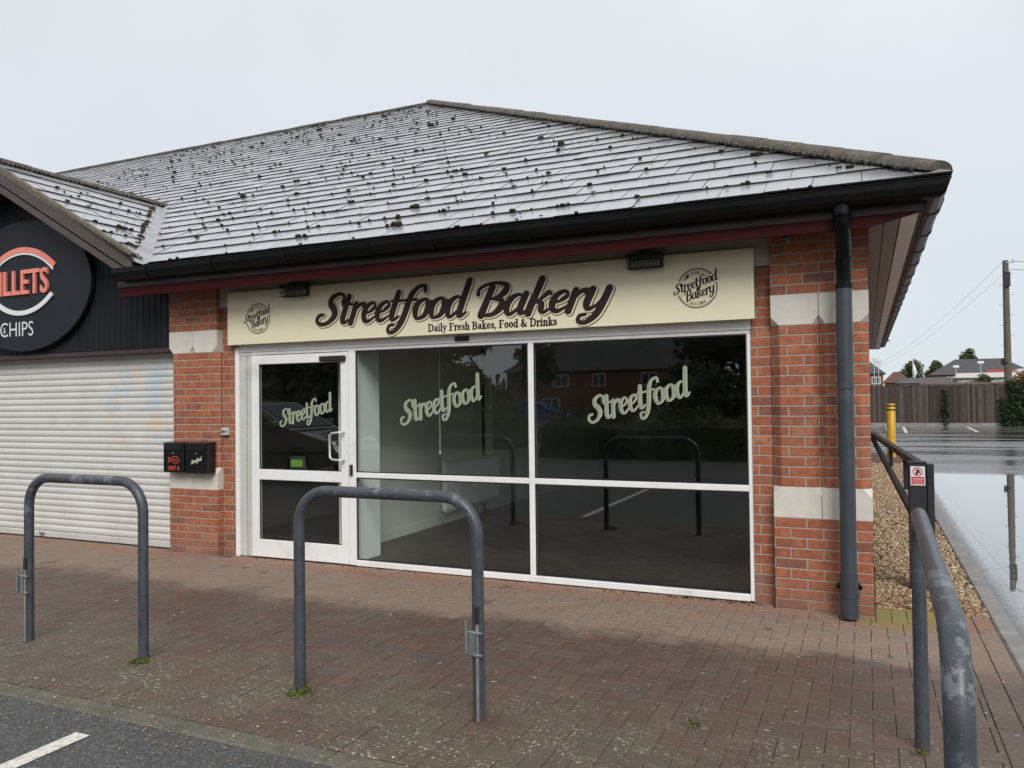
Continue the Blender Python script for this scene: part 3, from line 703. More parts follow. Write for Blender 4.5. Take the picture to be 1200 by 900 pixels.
def gravel():
    n = 15500
    ico = np.array([(0, 0, 1), (.894, 0, .447), (.276, .851, .447), (-.724, .526, .447), (-.724, -.526, .447), (.276, -.851, .447), (.724, .526, -.447), (-.276, .851, -.447), (-.894, 0, -.447), (-.276, -.851, -.447), (.724, -.526, -.447), (0, 0, -1)])
    F = np.array([(0, 1, 2), (0, 2, 3), (0, 3, 4), (0, 4, 5), (0, 5, 1), (1, 6, 2), (2, 7, 3), (3, 8, 4), (4, 9, 5), (5, 10, 1), (6, 7, 2), (7, 8, 3), (8, 9, 4), (9, 10, 5), (10, 6, 1), (11, 7, 6), (11, 8, 7), (11, 9, 8), (11, 10, 9), (11, 6, 10)])
    y = 0.30 + 13.5 * RNG.random(n) ** 1.6; x = 0.04 + 0.715 * RNG.random(n)
    sz = 0.008 + 0.011 * RNG.random(n) ** 2 + 0.0006 * y
    a = RNG.random(n) * 2 * PI
    sc = np.stack([sz * (0.9 + .6 * RNG.random(n)), sz * (0.7 + .4 * RNG.random(n)), sz * (0.45 + .4 * RNG.random(n))], 1)
    P = ico[None] * sc[:, None] * (1 + 0.16 * RNG.standard_normal((n, 12, 1)))
    ca, sa = np.cos(a)[:, None], np.sin(a)[:, None]
    tl = (RNG.random(n) - .5)[:, None] * 1.0
    Z = P[..., 2] + tl * P[..., 0] * .7
    X = P[..., 0] * ca - P[..., 1] * sa; Y = P[..., 0] * sa + P[..., 1] * ca
    V = np.stack([X + x[:, None], Y + y[:, None], Z + (-0.012 + 0.010 * RNG.random(n))[:, None]], 2).reshape(-1, 3)
    FF = (F[None] + (np.arange(n) * 12)[:, None, None]).reshape(-1, 3)
    mesh_np('gravel', V, FF, np.repeat(RNG.random(n), 12), 'pebble', 'stuff', smooth=True)
def mesh_np(name, V, F, tint, mat, kind=None, smooth=False, parent=None):
    me = bpy.data.meshes.new(name); nv, nf = len(V), len(F); k = F.shape[1]
    me.vertices.add(nv); me.vertices.foreach_set('co', V.astype(np.float32).ravel())
    me.loops.add(nf * k); me.loops.foreach_set('vertex_index', F.astype(np.int32).ravel())
    me.polygons.add(nf); me.polygons.foreach_set('loop_start', np.arange(nf, dtype=np.int32) * k)
    me.polygons.foreach_set('use_smooth', np.full(nf, smooth))
    me.update(calc_edges=True); me.materials.append(MAT[mat])
    at = me.attributes.new('tint', 'FLOAT', 'POINT'); at.data.foreach_set('value', np.asarray(tint, dtype=np.float32))
    o = bpy.data.objects.new(name, me); COL.objects.link(o)
    if kind: o['kind'] = kind
    if parent is not None: o.parent = parent; place_child(o, parent)
    return o
gravel()
def leaf_cards(centers, size, tint, nrm_up=0.0, flat=False):
    """leaf-shaped quads (two triangles folded on the midrib) at the given points"""
    n = len(centers); d = RNG.standard_normal((n, 3)); d[:, 2] += nrm_up
    if flat: d = np.tile([0, 0, 1.0], (n, 1)) + 0.25 * RNG.standard_normal((n, 3))
    d /= np.linalg.norm(d, axis=1)[:, None]
    t = np.cross(d, RNG.standard_normal((n, 3))); t /= np.linalg.norm(t, axis=1)[:, None]; b = np.cross(d, t)
    s = (size * (0.6 + 0.8 * RNG.random(n)))[:, None]
    A = centers - t * s; B = centers + b * s * .55 + d * s * .12; C = centers + t * s; D = centers - b * s * .55 + d * s * .12
    V = np.stack([A, B, C, D], 1).reshape(-1, 3); F = np.arange(n * 4).reshape(-1, 4)
    return V, F, np.repeat(tint, 4)
def scatter(name, n, fx, fy, fz, smin, smax, mat='pebble'):
    v8 = np.array([(0, 0, .7), (1, .1, 0), (.2, .9, .1), (-.9, .3, 0), (-.4, -.9, .1), (.6, -.7, 0), (0, 0, -.6)]); F = np.array([(0, 1, 2), (0, 2, 3), (0, 3, 4), (0, 4, 5), (0, 5, 1), (6, 2, 1), (6, 3, 2), (6, 4, 3), (6, 5, 4), (6, 1, 5)])
    a = RNG.random(n) * 2 * PI; sz = smin + (smax - smin) * RNG.random(n) ** 2.5
    P = v8[None] * sz[:, None, None] * (1 + .2 * RNG.standard_normal((n, 7, 1)))
    ca, sa = np.cos(a)[:, None], np.sin(a)[:, None]
    V = np.stack([P[..., 0] * ca - P[..., 1] * sa + fx[:, None], P[..., 0] * sa + P[..., 1] * ca + fy[:, None], P[..., 2] * .8 + (fz + sz * .35)[:, None]], 2).reshape(-1, 3)
    mesh_np(name, V, (F[None] + (np.arange(n) * 7)[:, None, None]).reshape(-1, 3), np.repeat(RNG.random(n), 7), mat, 'stuff')
n = 2600
scatter('grit', n, -8 + 7.4 * RNG.random(n), -3.30 + .16 * RNG.standard_normal(n), np.full(n, .0015), .0018, .0075)
n = 420
scatter('grit', n, -7 + 7.4 * RNG.random(n), -3.2 + 2.6 * RNG.random(n) ** 1.6, np.full(n, .001), .0018, .006)
n = 260
scatter('grit', n, np.where(RNG.random(n) < .6, -1.5 + .75 * RNG.random(n), -5.9 + 5.1 * RNG.random(n)), .055 - .07 * RNG.random(n) ** 2, np.full(n, .001), .0025, .011, 'moss')
# parking bay paint
sheet('parking_line', -3.50, -3.405, -8.3, -3.55, -0.002, 'road_paint')
for x0, y0, x1, y1 in ((1.53, 31.4, 1.68, 38.6), (4.3, 32.6, 4.5, 38.6), (7.1, 33.0, 7.3, 38.6), (9.9, 33.0, 10.1, 38.6)):
    mb = MB(); mb.add([(x0 - .05, y0, -.081), (x0 + .07, y0, -.081), (x1 + .07, y1, -.081), (x1 - .05, y1, -.081)], [(0, 1, 2, 3)])
    mb.build('parking_line', 'road_paint', recalc=False)['kind'] = 'structure'

# ================================================================== SHOP BUILDING
shop = empty('shop_building', (-3.3, 0.0, 0.0), 'single storey red brick shop with wet grey hipped roof and white framed shopfront', 'building')
def sec(x0, x1, yf, yb, c, n, nd=None):
    xm = (x0 + x1) / 2; nd = n if nd is None else nd
    return [(x0, yb), (x0, yf + c), (x0 + c, yf), (xm - n, yf), (xm, yf + nd), (xm + n, yf), (x1 - c, yf), (x1, yf + c), (x1, yb)]
def pillar(x0, x1, mat):
    mb = MB()
    def ext(s0, z0, s1, z1): mb.loft([[(x, y, z0) for x, y in s0], [(x, y, z1) for x, y in s1]])
    sq = sec(x0, x1, 0, .29, .0006, .0006); ch = sec(x0, x1, 0, .29, .058, .045, .05)
    ext(sq, -.05, sq, .675); ext(ch, .9, ch, 2.1); ext(sq, 2.325, sq, 2.795)
    p = mb.build('pillar', mat, shop)
    q = .0025
    for z0, z1, low in ((.675, .9, True), (2.1, 2.325, False)):
        mb = MB(); s_ = sec(x0 - q, x1 + q, -q, .285, .004, .003, .02); c_ = sec(x0 - q, x1 + q, -q, .285, .058, .045, .05)
        R3 = [[(x, y, z) for x, y in s] for s, z in (((s_, z0), (s_, z1 - .06), (c_, z1)) if low else ((c_, z0), (s_, z0 + .06), (s_, z1)))]
        mb.loft(R3); mb.build('stone_band', 'stone', p)
    return p
pillar(-0.641, 0.026, 'brick_red_r'); pillar(-6.770, -6.106, 'brick_red_l'); pillar(-12.6, -11.93, 'brick_red_l')
mb = MB(); mb.box(-0.80, -0.6425, 0.082, 0.30, -.05, 2.795); mb.box(-0.20, 0.0235, 0.291, 17.0, -.05, 2.795); mb.build('brick_wall', 'brick_red_r', shop)
mb = MB(); mb.box(-6.1045, -5.935, 0.082, 0.30, -.05, 2.795); mb.build('brick_wall', 'brick_red_l', shop)
mb = MB(); mb.box(-22, -0.21, 16.8, 17.0, -.05, 2.79); mb.box(-22, -21.8, .3, 16.79, -.05, 2.79); mb.box(-21.79, -12.61, .05, .25, -.05, 2.79); mb.build('brick_wall', 'brick_red_l', shop)
# board between soffit and sign
mb = MB(); mb.box(-6.10, -0.645, 0.035, 0.075, 2.56, 2.795, .002); mb.build('backing_board', 'beige_board', shop)
# ---- roof
EAVE = 2.985
def slope(mb, O, U, Vd, N, lim, L, gauge=0.30, tw=0.315, thick=0.013):
    """rows of lapped slates on a plane: lim(h) -> (lo, hi) along U at horizontal run h"""
    rows = int(L / gauge) + 1
    for r in range(rows):
        v0 = r * gauge; v1 = min(v0 + gauge + 0.03, L)
        la, ha = lim(v0 * COS); lb, hb = lim(min(v0 + gauge, L) * COS)
        if max(ha, hb) - min(la, lb) < .05: continue
        off = tw * .5 * (r % 2); k0 = math.floor((min(la, lb) - off) / tw); k1 = math.ceil((max(ha, hb) - off) / tw)
        for k in range(k0, k1):
            u0 = k * tw + off + .0022; u1 = u0 + tw - .0044
            bl, br = max(u0, la), min(u1, ha); tl, tr = max(u0, lb), min(u1, hb)
            if br - bl < .004 and tr - tl < .004: continue
            if br < bl: bl = br = min(max((bl + br) / 2, la), ha)
            if tr < tl: tl = tr = min(max((tl + tr) / 2, lb), hb)
            jl = random.gauss(0, .0015); jr = jl + random.gauss(0, .0016); dj = random.gauss(0, .004)
            mb.cur = min(1, max(0, random.gauss(.45, .22)))
            def P(u, v, n): return tuple(O + U * u + Vd * v + N * n)
            hb0 = thick + .006
            vs = [P(bl, v0 + dj, hb0 + jl), P(br, v0 + dj, hb0 + jr), P(tr, v1, .006 + jr), P(tl, v1, .006 + jl), P(bl, v0 + dj, hb0 + jl - thick), P(br, v0 + dj, hb0 + jr - thick), P(tr, v1, -.012), P(tl, v1, -.012)]
            mb.m = 0; mb.add(vs, [(0, 1, 2, 3)]); mb.m = 1; mb.add(vs, [(4, 5, 1, 0), (5, 6, 2, 1), (7, 4, 0, 3)])
RIDGE_H = 8.94; RL = RIDGE_H / COS
def lim_main(hh):
    lo = -6.67 - hh if hh < 2.63 else -22.0
    return lo + (.10 if hh < 2.63 else 0), .53 - hh
V0 = Vector
mr = MB(); slope(mr, V0((0, -.42, EAVE)), V0((1, 0, 0)), V0((0, COS, SIN)), V0((0, -SIN, COS)), lim_main, RL)
slope(mr, V0((0, -.42, EAVE)), V0((1, 0, 0)), V0((0, COS, SIN)), V0((0, -SIN, COS)), lambda hh: (-22.0, -11.93 + hh - .1), 2.63 / COS)
slope(mr, V0((.53, 0, EAVE)), V0((0, 1, 0)), V0((-COS, 0, SIN)), V0((SIN, 0, COS)), lambda hh: (-.42 + hh, 17.46 - hh), RL)
roof_root = MB()
zr = EAVE + RIDGE_H * TAN
a_ = (.53, -.42, EAVE - .012); b_ = (.53 - RIDGE_H, -.42 + RIDGE_H, zr - .012); c_ = (-22, -.42 + RIDGE_H, zr - .012); d_ = (-22, -.42, EAVE - .012); e_ = (.53, 17.46, EAVE - .012); f_ = (-22, 17.46, EAVE - .012)
roof_root.add([a_, b_, c_, d_, e_, f_, (-11.93, -.42, EAVE - .012), (-9.30, 2.21, EAVE + 2.63 * TAN - .012), (-6.67, -.42, EAVE - .012)], [(0, 1, 2, 3, 6, 7, 8), (0, 4, 1), (1, 4, 5, 2), (2, 5, 3)])
roof = roof_root.build('roof', 'roof_under', shop)
mr.build('slate_covering', ['slate', 'slate_edge_shade_grime'], roof, recalc=False)
# gable over the chip shop
gr = MB()
zg = EAVE + 2.63 * TAN
slope(gr, V0((-6.67, 0, EAVE)), V0((0, 1, 0)), V0((-COS, 0, SIN)), V0((SIN, 0, COS)), lambda hh: (-.37, -.42 + hh - .10), 2.63 / COS)
slope(gr, V0((-11.93, 0, EAVE)), V0((0, -1, 0)), V0((COS, 0, SIN)), V0((-SIN, 0, COS)), lambda hh: (.42 - hh + .10, .37), 2.63 / COS)
g0 = MB()
g0.add([(-6.67, -.36, EAVE - .014), (-9.30, -.36, zg - .014), (-9.30, 2.21, zg - .014), (-6.67, -.42, EAVE - .014), (-11.93, -.36, EAVE - .014), (-11.93, -.42, EAVE - .014)], [(0, 1, 2, 3), (1, 4, 5, 2)])
gable = g0.build('gable_roof', 'roof_under', shop)
gr.build('slate_covering', ['slate', 'slate_edge_shade_grime'], gable, recalc=False)
# half-round ridge and hip tiles with mortar bedding
def ridge_run(mb, A, B, r=.112, step=.45, squash=.62, base=-.032):
    A, B = Vector(A), Vector(B); d = (B - A); L = d.length; d.normalize()
    side = d.cross(Vector((0, 0, 1))).normalized(); up = side.cross(d).normalized()
    n = max(1, int(L / step))
    for k in range(n):
        p0 = A + d * (L * k / n); p1 = A + d * (L * (k + 1) / n + .02)
        j = random.uniform(-.006, .006); rings = []
        for p, rr in ((p0, r * 1.015), (p0 + d * .15, r * 1.01), (p1, r * .985)):
            rings.append([tuple(p + side * math.cos(PI * q / 10) * rr * random.uniform(.965, 1.035) + up * (base + j + math.sin(PI * q / 10) * rr * squash)) for q in range(11)])
        mb.loft(rings, closed=False, caps=False, smooth=True)
        mb.add(rings[0], [tuple(range(11))])
    # lumpy mortar under both edges
    for k in range(2, int(L / .06) - 1):
        p = A + d * (k * .06)
        for sg in (-1, 1):
            mb.blob(tuple(p + side * sg * (r * .97 + random.uniform(-.012, .012)) + up * (base - .005)), random.uniform(.018, .034), random.uniform(.018, .034), random.uniform(.010, .024), 6, 4)
hip = MB(); ridge_run(hip, (.475, -.365, EAVE + .075), (.53 - RIDGE_H, -.42 + RIDGE_H, zr + .05))
ridge_run(hip, (.53 - RIDGE_H, -.42 + RIDGE_H, zr + .012), (-22, -.42 + RIDGE_H, zr + .012), .10)
ridge_run(hip, (.53, 17.46, EAVE + .045), (.53 - RIDGE_H, -.42 + RIDGE_H, zr + .05))
hip.build('ridge_tiles', 'ridge_tile', roof, recalc=False)
gt = MB(); ridge_run(gt, (-9.30, -.38, zg + .022), (-9.30, 2.30, zg + .022), .10); gt.build('ridge_tiles', 'ridge_tile', gable, recalc=False)
# lead valley
vl = MB()
for sg in (0,):
    a0 = Vector((-6.67, -.42, EAVE + .012)); a1 = Vector((-9.30, 2.21, zg + .012))
    n = 14; L_ = []; C_ = []; R_ = []
    for k in range(n + 1):
        p = a0.lerp(a1, k / n); w = .12 + random.uniform(-.008, .008)
        L_.append(tuple(p + Vector((0, -w, 0)) + Vector((0, 0, .004)))); C_.append(tuple(p + Vector((0, 0, -.012)))); R_.append(tuple(p + Vector((w, 0, .004))))
    vl.add(L_ + C_ + R_, [(k, k + 1, n + 2 + k, n + 1 + k) for k in range(n)] + [(n + 1 + k, n + 2 + k, 2 * n + 3 + k, 2 * n + 2 + k) for k in range(n)], True)
vl.build('valley_gutter', 'lead', roof, recalc=False)
# moss clumps sitting on the slate edges
mo = MB()
def moss_on(O, U, Vd, N, lim, L, count, big=1.0):
    rows = int(L / .30)
    for _ in range(count):
        r = int(rows * random.random()); lo, hi = lim(r * .30 * COS)
        if lo < -15: lo = -15.5
        if hi - lo < .3: continue
        u = random.uniform(lo + .1, hi - .1)
        if random.random() < .62: u = (round(u / .1575)) * .1575 + random.gauss(0, .012)
        s_ = (abs(random.gauss(.0055, .0045)) + .005) * big
        if random.random() < .05: s_ *= 2.0
        p = O + U * u + Vd * (r * .30 + random.gauss(-.004, .012) + (random.random() < .2) * random.random() * .25) + N * (.026)
        for q in range(random.choice((1, 1, 2, 3))):
            pp = p + U * random.gauss(0, s_ * .9) + Vd * random.gauss(0, s_ * .4)
            mo.blob(tuple(pp), s_ * random.uniform(.8, 1.4), s_ * random.uniform(.8, 1.2), s_ * random.uniform(.55, .95), 6, 4)
moss_on(V0((0, -.42, EAVE)), V0((1, 0, 0)), V0((0, COS, SIN)), V0((0, -SIN, COS)), lim_main, RL, 760, 1.1)
moss_on(V0((-6.67, 0, EAVE)), V0((0, 1, 0)), V0((-COS, 0, SIN)), V0((SIN, 0, COS)), lambda hh: (-.37, -.42 + hh - .10), 2.6 / COS, 60)
for k in range(46):                                      # along the valley's gable side
    t_ = random.random() ** 1.2; p = Vector((-6.67, -.42, EAVE)).lerp(Vector((-9.30, 2.21, zg)), t_)
    s_ = random.uniform(.012, .035); mo.blob((p.x - .02, p.y - .13 + random.gauss(0, .012), p.z + .03), s_, s_, s_ * .8)
mo.build('moss', 'moss', roof, recalc=False)['kind'] = 'stuff'
# ---- gable front: bargeboard, verge, cladding, shutter
def gable_z(x): return EAVE + (2.63 - abs(x + 9.30)) * TAN
bb = MB()
for sg in (1, -1):
    xe = -9.30 + sg * 2.42; mid = -9.30
    bb.prism_y([(xe, gable_z(xe) - .045), (mid, zg - .045), (mid, zg - .165), (xe + sg * .0, gable_z(xe) - .165)], -.375, -.345)
    bb.prism_y([(xe - sg * .04, gable_z(xe) - .168), (mid, zg - .168 - .022), (mid, zg - .275), (xe - sg * .04, gable_z(xe - sg * .04) - .27)], -.36, -.33)
bb.build('bargeboard', 'barge_wood', gable)
vg = MB()
for sg in (1, -1):
    n = 30; rings = []
    for k in range(n + 1):
        x = -9.30 + sg * 2.52 * k / n; z = gable_z(x); e = random.uniform(-.006, .006)
        rings.append([(x, -.385 + e, z + .028 + e), (x, -.33, z + .034), (x, -.33, z - .042), (x, -.383 + e * .5, z - .042)])
    vg.loft(rings, True, True)
vg.build('verge', 'verge_mortar', gable)
# verge soffit
mb = MB()
for sg in (1, -1):
    xe = -9.30 + sg * 2.4; mb.prism_y([(xe, gable_z(xe) - .26), (-9.30, zg - .26), (-9.30, zg - .24), (xe, gable_z(xe) - .24)], -.328, .0)
mb.build('verge_soffit', 'barge_wood', gable)
cl = MB(); x = -11.92
while x < -6.775:
    w = .088; cl.cur = random.random(); x1 = min(x + w - .007, -6.774)
    zt = min(gable_z(x), gable_z(x1)) - .10
    cl.box(x, x1, .015 + random.uniform(-.001, .001), .045, 2.17, max(zt, 2.8), .004); x += w
cl.cur = .2; cl.prism_y([(-11.93, 2.17), (-6.775, 2.17), (-6.775, 2.80), (-9.3, zg - .1), (-11.93, 2.80)], .047, .07)
cl.build('gable_cladding', 'clad_wood', shop)
mb = MB(); mb.box(-11.93, -6.774, .01, .14, 2.12, 2.168, .004); mb.build('shutter_lintel', 'fascia_brown', shop)
sh = MB(); P_ = []
pitch = .0745; z = .075
while z < 2.118:
    for q in range(7):
        t_ = q / 6; P_.append((.150 - .0085 * math.sin(PI * t_) ** .6 + (.006 if q in (0, 6) else 0), z + pitch * .92 * t_))
    z += pitch
sh.loft([[(x, y, zz) for y, zz in P_] for x in (-11.92, -6.776)], closed=False, caps=False, smooth=True)
shutter = sh.build('roller_shutter', 'shutter_metal', shop, recalc=False)
mb = MB(); mb.box(-11.92, -6.776, .125, .165, .004, .073, .006); mb.build('bottom_rail', 'dirty_white', shutter)
mb = MB(); mb.box(-9.02, -8.93, .112, .124, .03, .06, .004); mb.box(-8.985, -8.965, .105, .112, .02, .045, .002); mb.build('lock', 'galv', shutter)
# ---- eaves: fascia, soffit, gutter
fb = MB(); fb.prism_y([(-7.12, 2.785), (.371, 2.785), (.371, 2.955), (-7.12, 2.955)], -.345, -.318); fb.build('fascia_board', 'fascia_brown', shop)
fb = MB(); fb.prism_y([(-7.10, 2.69), (.03, 2.705), (.366, 2.783), (-7.10, 2.783)], -.338, -.312); fb.build('fascia_board', 'fascia_red', shop)
fb = MB(); fb.box(.345, .371, -.3175, 17.38, 2.80, 2.955, .003); fb.build('fascia_board', 'barge_wood', shop)
so = MB()
for k in range(2):
    x0 = .03 + k * .105; so.cur = random.random(); so.box(x0 + .002, x0 + .103, -.31, 17.35, 2.797 + .0005 * k, 2.812, .004)
so.cur = .1; so.box(.03, .345, -.31, 17.35, 2.813, 2.82)
eb = MB(); eb.box(.242, .3445, -.311, 17.35, 2.790, 2.811, .004); eb.build('soffit_edge', 'white_paint', shop)
so.build('soffit', 'soffit_wood', shop)
so = MB()
for k in range(3):
    so.cur = random.random(); so.box(-7.09, .028, -.31 + k * .105, -.207 + k * .105, 2.797 + .0004 * k, 2.812, .003)
so.build('soffit', 'soffit_wood', shop)
def gutter():
    prof = [(.348, 2.955), (.348, 2.885), (.362, 2.855), (.400, 2.838), (.440, 2.845), (.468, 2.872), (.478, 2.915), (.480, 2.952), (.488, 2.958), (.486, 2.962), (.472, 2.958), (.470, 2.915), (.460, 2.88), (.436, 2.855), (.402, 2.848), (.368, 2.864), (.357, 2.888), (.357, 2.955)]
    mb = MB()
    r0 = [(-7.06, -o, z) for o, z in prof]; r1 = [(.026 + o, -o, z) for o, z in prof]; r2 = [(.026 + o, 17.45, z) for o, z in prof]
    mb.loft([r0, r1, r2], True, True)
    # stop end, and union brackets clipped over the outside
    mb.prism_y([(0, 0), (.001, 0), (.001, .001)], 0, .001)
    out = prof[:8]
    def band_x(x, w=.035, g=.006): mb.loft([[(xx, -(o + (g if k else 0)), z - (g if 0 < k < 7 else 0)) for k, (o, z) in enumerate(out)] + [(xx, -.36, 2.957)] for xx in (x - w, x + w)], True, True)
    def band_y(y, w=.035, g=.006): mb.loft([[(.026 + o + (g if k else 0), yy, z - (g if 0 < k < 7 else 0)) for k, (o, z) in enumerate(out)] + [(.386, yy, 2.957)] for yy in (y - w, y + w)], True, True)
    for x in (-6.6, -5.72, -4.84, -3.96, -3.3, -2.45, -1.6, -.75, .22): band_x(x, random.choice((.02, .035, .06)))
    for k in range(22): band_y(.15 + k * .8, .03 if k % 3 else .06)
    e = [(x, -o, z) for o, z in prof[:9] for x in (-7.062,)]
    mb.add(e, [tuple(range(len(e)))])
    return mb.build('gutter', 'black_plastic', shop)
gutter()
# ---- downpipe in front of the corner pillar
dp = MB(); dp.tube([(-.127, -.405, 2.86), (-.127, -.405, 2.80), (-.127, -.385, 2.755), (-.127, -.30, 2.665), (-.127, -.20, 2.575), (-.127, -.165, 2.53), (-.127, -.16, 2.35)], [.050] * 7, 18)
dp.tube([(-.127, -.385, 2.76), (-.127, -.36, 2.73)], .056, 18); dp.tube([(-.127, -.17, 2.55), (-.127, -.16, 2.50)], .056, 18); dp.tube([(-.127, -.16, 2.36), (-.127, -.16, 2.325)], .058, 18)
dp.tube([(-.127, -.405, 2.845), (-.127, -.405, 2.79)], .06, 18)
pipe = MB(); pipe.tube([(-.130, -.16, 2.34), (-.133, -.155, .25)], .054, 20)
pipe.tube([(-.130, -.16, 1.66), (-.130, -.16, 1.62)], .058, 20)
pipe.tube([(-.133, -.156, .32), (-.133, -.156, .02)], [.060, .060], 20); pipe.tube([(-.133, -.156, .19), (-.133, -.156, .165)], .066, 20)
downpipe = pipe.build('downpipe', 'pipe_grey', shop)
dp.build('offset_bend', 'black_plastic', downpipe)
for z in (.22,):
    mb = MB(); mb.box(-.21, -.056, -.105, -.088, z - .018, z + .018, .004); mb.box(-.205, -.19, -.11, -.004, z - .012, z + .012); mb.box(-.076, -.061, -.11, -.004, z - .012, z + .012)
    mb.tube([(-.206, -.125, z), (-.206, -.085, z)], .013, 8); mb.tube([(-.06, -.125, z), (-.06, -.085, z)], .013, 8)
    mb.build('pipe_clip', 'black_plastic', downpipe)

# ---- shopfront
fr = MB()
yf, yb = .090, .150
fr.box(-5.935, -5.885, .075, yb, .0, 2.13, .004)
fr.box(-5.884, -.792, .085, yb + .02, 2.085, 2.175, .004)        # shutter head above the glass
fr.box(-5.884, -.80, yf + .006, yb, 2.055, 2.084, .003)
fr.box(-4.535, -4.455, yf, yb, .008, 2.054, .004)                # post between door and window
fr.box(-2.662, -2.610, yf + .004, yb, .062, 2.054, .004)          # middle mullion
fr.box(-.832, -.795, yf, yb, .008, 2.054, .004)
fr.box(-4.454, -.833, yf - .012, yb, .006, .060, .005)           # sill
fr.box(-4.454, -2.663, yf + .003, yb - .004, .842, .892, .004); fr.box(-2.609, -.833, yf + .003, yb - .004, .842, .892, .004)
frame = fr.build('shopfront_frame', 'white_paint', shop)
gd = MB()
for x0, x1, y0 in ((-5.880, -5.845, .10), (-5.843, -5.80, .088), (-5.798, -5.765, .104), (-5.763, -5.73, .094)): gd.box(x0, x1, y0, .16, .004, 2.083, .004)
gd.build('shutter_guide', 'dirty_white', shop)
hb = MB(); hb.loft([[(x, y, z) for y, z in ((.04, 2.178), (.085, 2.172), (.09, 2.135), (.16, 2.12), (.16, 2.30), (.04, 2.30))] for x in (-5.93, -.79)]); hb.build('shutter_box', 'beige_board', shop)
vb = MB()
vb.box(-3.36, -3.22, .066, .084, 2.10, 2.142, .002); vb.build('vent', 'matt_black', shop)
vs_ = MB()
for k in range(6): vs_.box(-3.35 + k * .021, -3.343 + k * .021, .060, .0655, 2.103, 2.139)
vs_.build('vent_bars', 'gasket', shop)
gk = MB()
def gasket(x0, x1, z0, z1, w=.010):
    gk.box(x0, x1, yf + .012, yf + .024, z1 - w, z1); gk.box(x0, x1, yf + .012, yf + .024, z0, z0 + w); gk.box(x0, x0 + w, yf + .012, yf + .024, z0 + w, z1 - w); gk.box(x1 - w, x1, yf + .012, yf + .024, z0 + w, z1 - w)
PANES = [(-4.454, -2.663, .892, 2.054), (-2.609, -.833, .892, 2.054), (-4.454, -2.663, .061, .841), (-2.609, -.833, .061, .841)]
for p in PANES: gasket(*p)
gk.build('window_gasket', 'gasket', frame)
panes = []
for x0, x1, z0, z1 in PANES:
    mb = MB(); mb.box(x0 + .004, x1 - .004, .118, .126, z0 + .004, z1 - .004); panes.append(mb.build('glass_pane', 'shop_glass', shop))
def vinyl(parent, xa, xb, zb, zt, y, s, ang):
    st = layout('Streetfood', SCRIPT, .30)
    wx = xb - xa; st = fit(st, 0, math.hypot(wx, 0) / math.cos(ang) * .985, 0, s)
    st = turn(st, ang, (0, 0)); a = min(p[0] for q in st for p in q); b = max(p[0] for q in st for p in q); lo = min(p[1] - p[2] / 2 for q in st for p in q)
    k = wx / (b - a); st = [[(xa + (p[0] - a) * k, zb + (p[1] - lo), p[2]) for p in q] for q in st]
    mb = MB(); ink(mb, st, y, .0005, .004, -.004); mb.m = 1; ink(mb, st, y - .0024, -.005)
    return mb.build('lettering', ['vinyl_edge', 'vinyl_green'], parent, recalc=False)
vinyl(panes[0], -3.965, -3.125, 1.345, 1.76, .1165, .125, R(17))
vinyl(panes[1], -2.125, -1.280, 1.365, 1.735, .1165, .125, R(16))
# door leaf
dr = MB(); y0, y1 = .078, .128
dr.box(-5.722, -5.628, y0, y1, .012, 2.048, .005); dr.box(-4.618, -4.538, y0, y1, .012, 2.048, .005)
dr.box(-5.627, -4.619, y0 + .002, y1, 1.955, 2.046, .004); dr.box(-5.627, -4.619, y0 + .002, y1, .790, .895, .004); dr.box(-5.627, -4.619, y0 + .002, y1, .014, .190, .004)
door = dr.build('door', 'white_paint', shop)
dps = []
for z0, z1 in ((.896, 1.954), (.191, .789)):
    mb = MB(); mb.box(-5.624, -4.622, .104, .112, z0 + .002, z1 - .002); dps.append(mb.build('glass_pane', 'shop_glass', door))
gk = MB()
for z0, z1 in ((.895, 1.955), (.19, .79)):
    for q in ((-5.628, -4.618, z1 - .008, z1), (-5.628, -4.618, z0, z0 + .008), (-5.628, -5.619, z0 + .008, z1 - .008), (-4.627, -4.618, z0 + .008, z1 - .008)): gk.box(q[0], q[1], .092, .100, q[2], q[3])
gk.build('door_gasket', 'gasket', door)
mb = MB(); mb.tube([(-4.575, .076, 1.275), (-4.575, .035, 1.275), (-4.60, .022, 1.275), (-4.68, .022, 1.268), (-4.705, .022, 1.245), (-4.705, .022, 1.04), (-4.68, .022, 1.015), (-4.60, .022, 1.01), (-4.575, .035, 1.01), (-4.575, .076, 1.01)], .0115, 10); mb.build('handle', 'alu_handle', door)
mb = MB(); mb.box(-4.845, -4.545, .040, .078, 1.962, 2.012, .008); mb.build('door_closer', 'gasket', door)
mb = MB(); mb.box(-4.515, -4.485, .070, .089, .86, .965, .004); mb.build('lock_plate', 'gasket', shop)
st = vinyl(door, -5.375, -4.735, 1.325, 1.615, .1015, .098, R(15))
mb = MB(); mb.box(-5.285, -5.10, .135, .16, .905, 1.03, .004); mb.build('notice_frame', 'matt_black', door)
mb = MB(); mb.box(-5.265, -5.12, .1325, .1345, .925, .995); mb.build('notice', 'lcd_green', door)
mb = MB(); mb.box(-5.95, -4.45, .135, .30, -.02, .012); mb.build('threshold', 'dirty_white', shop)
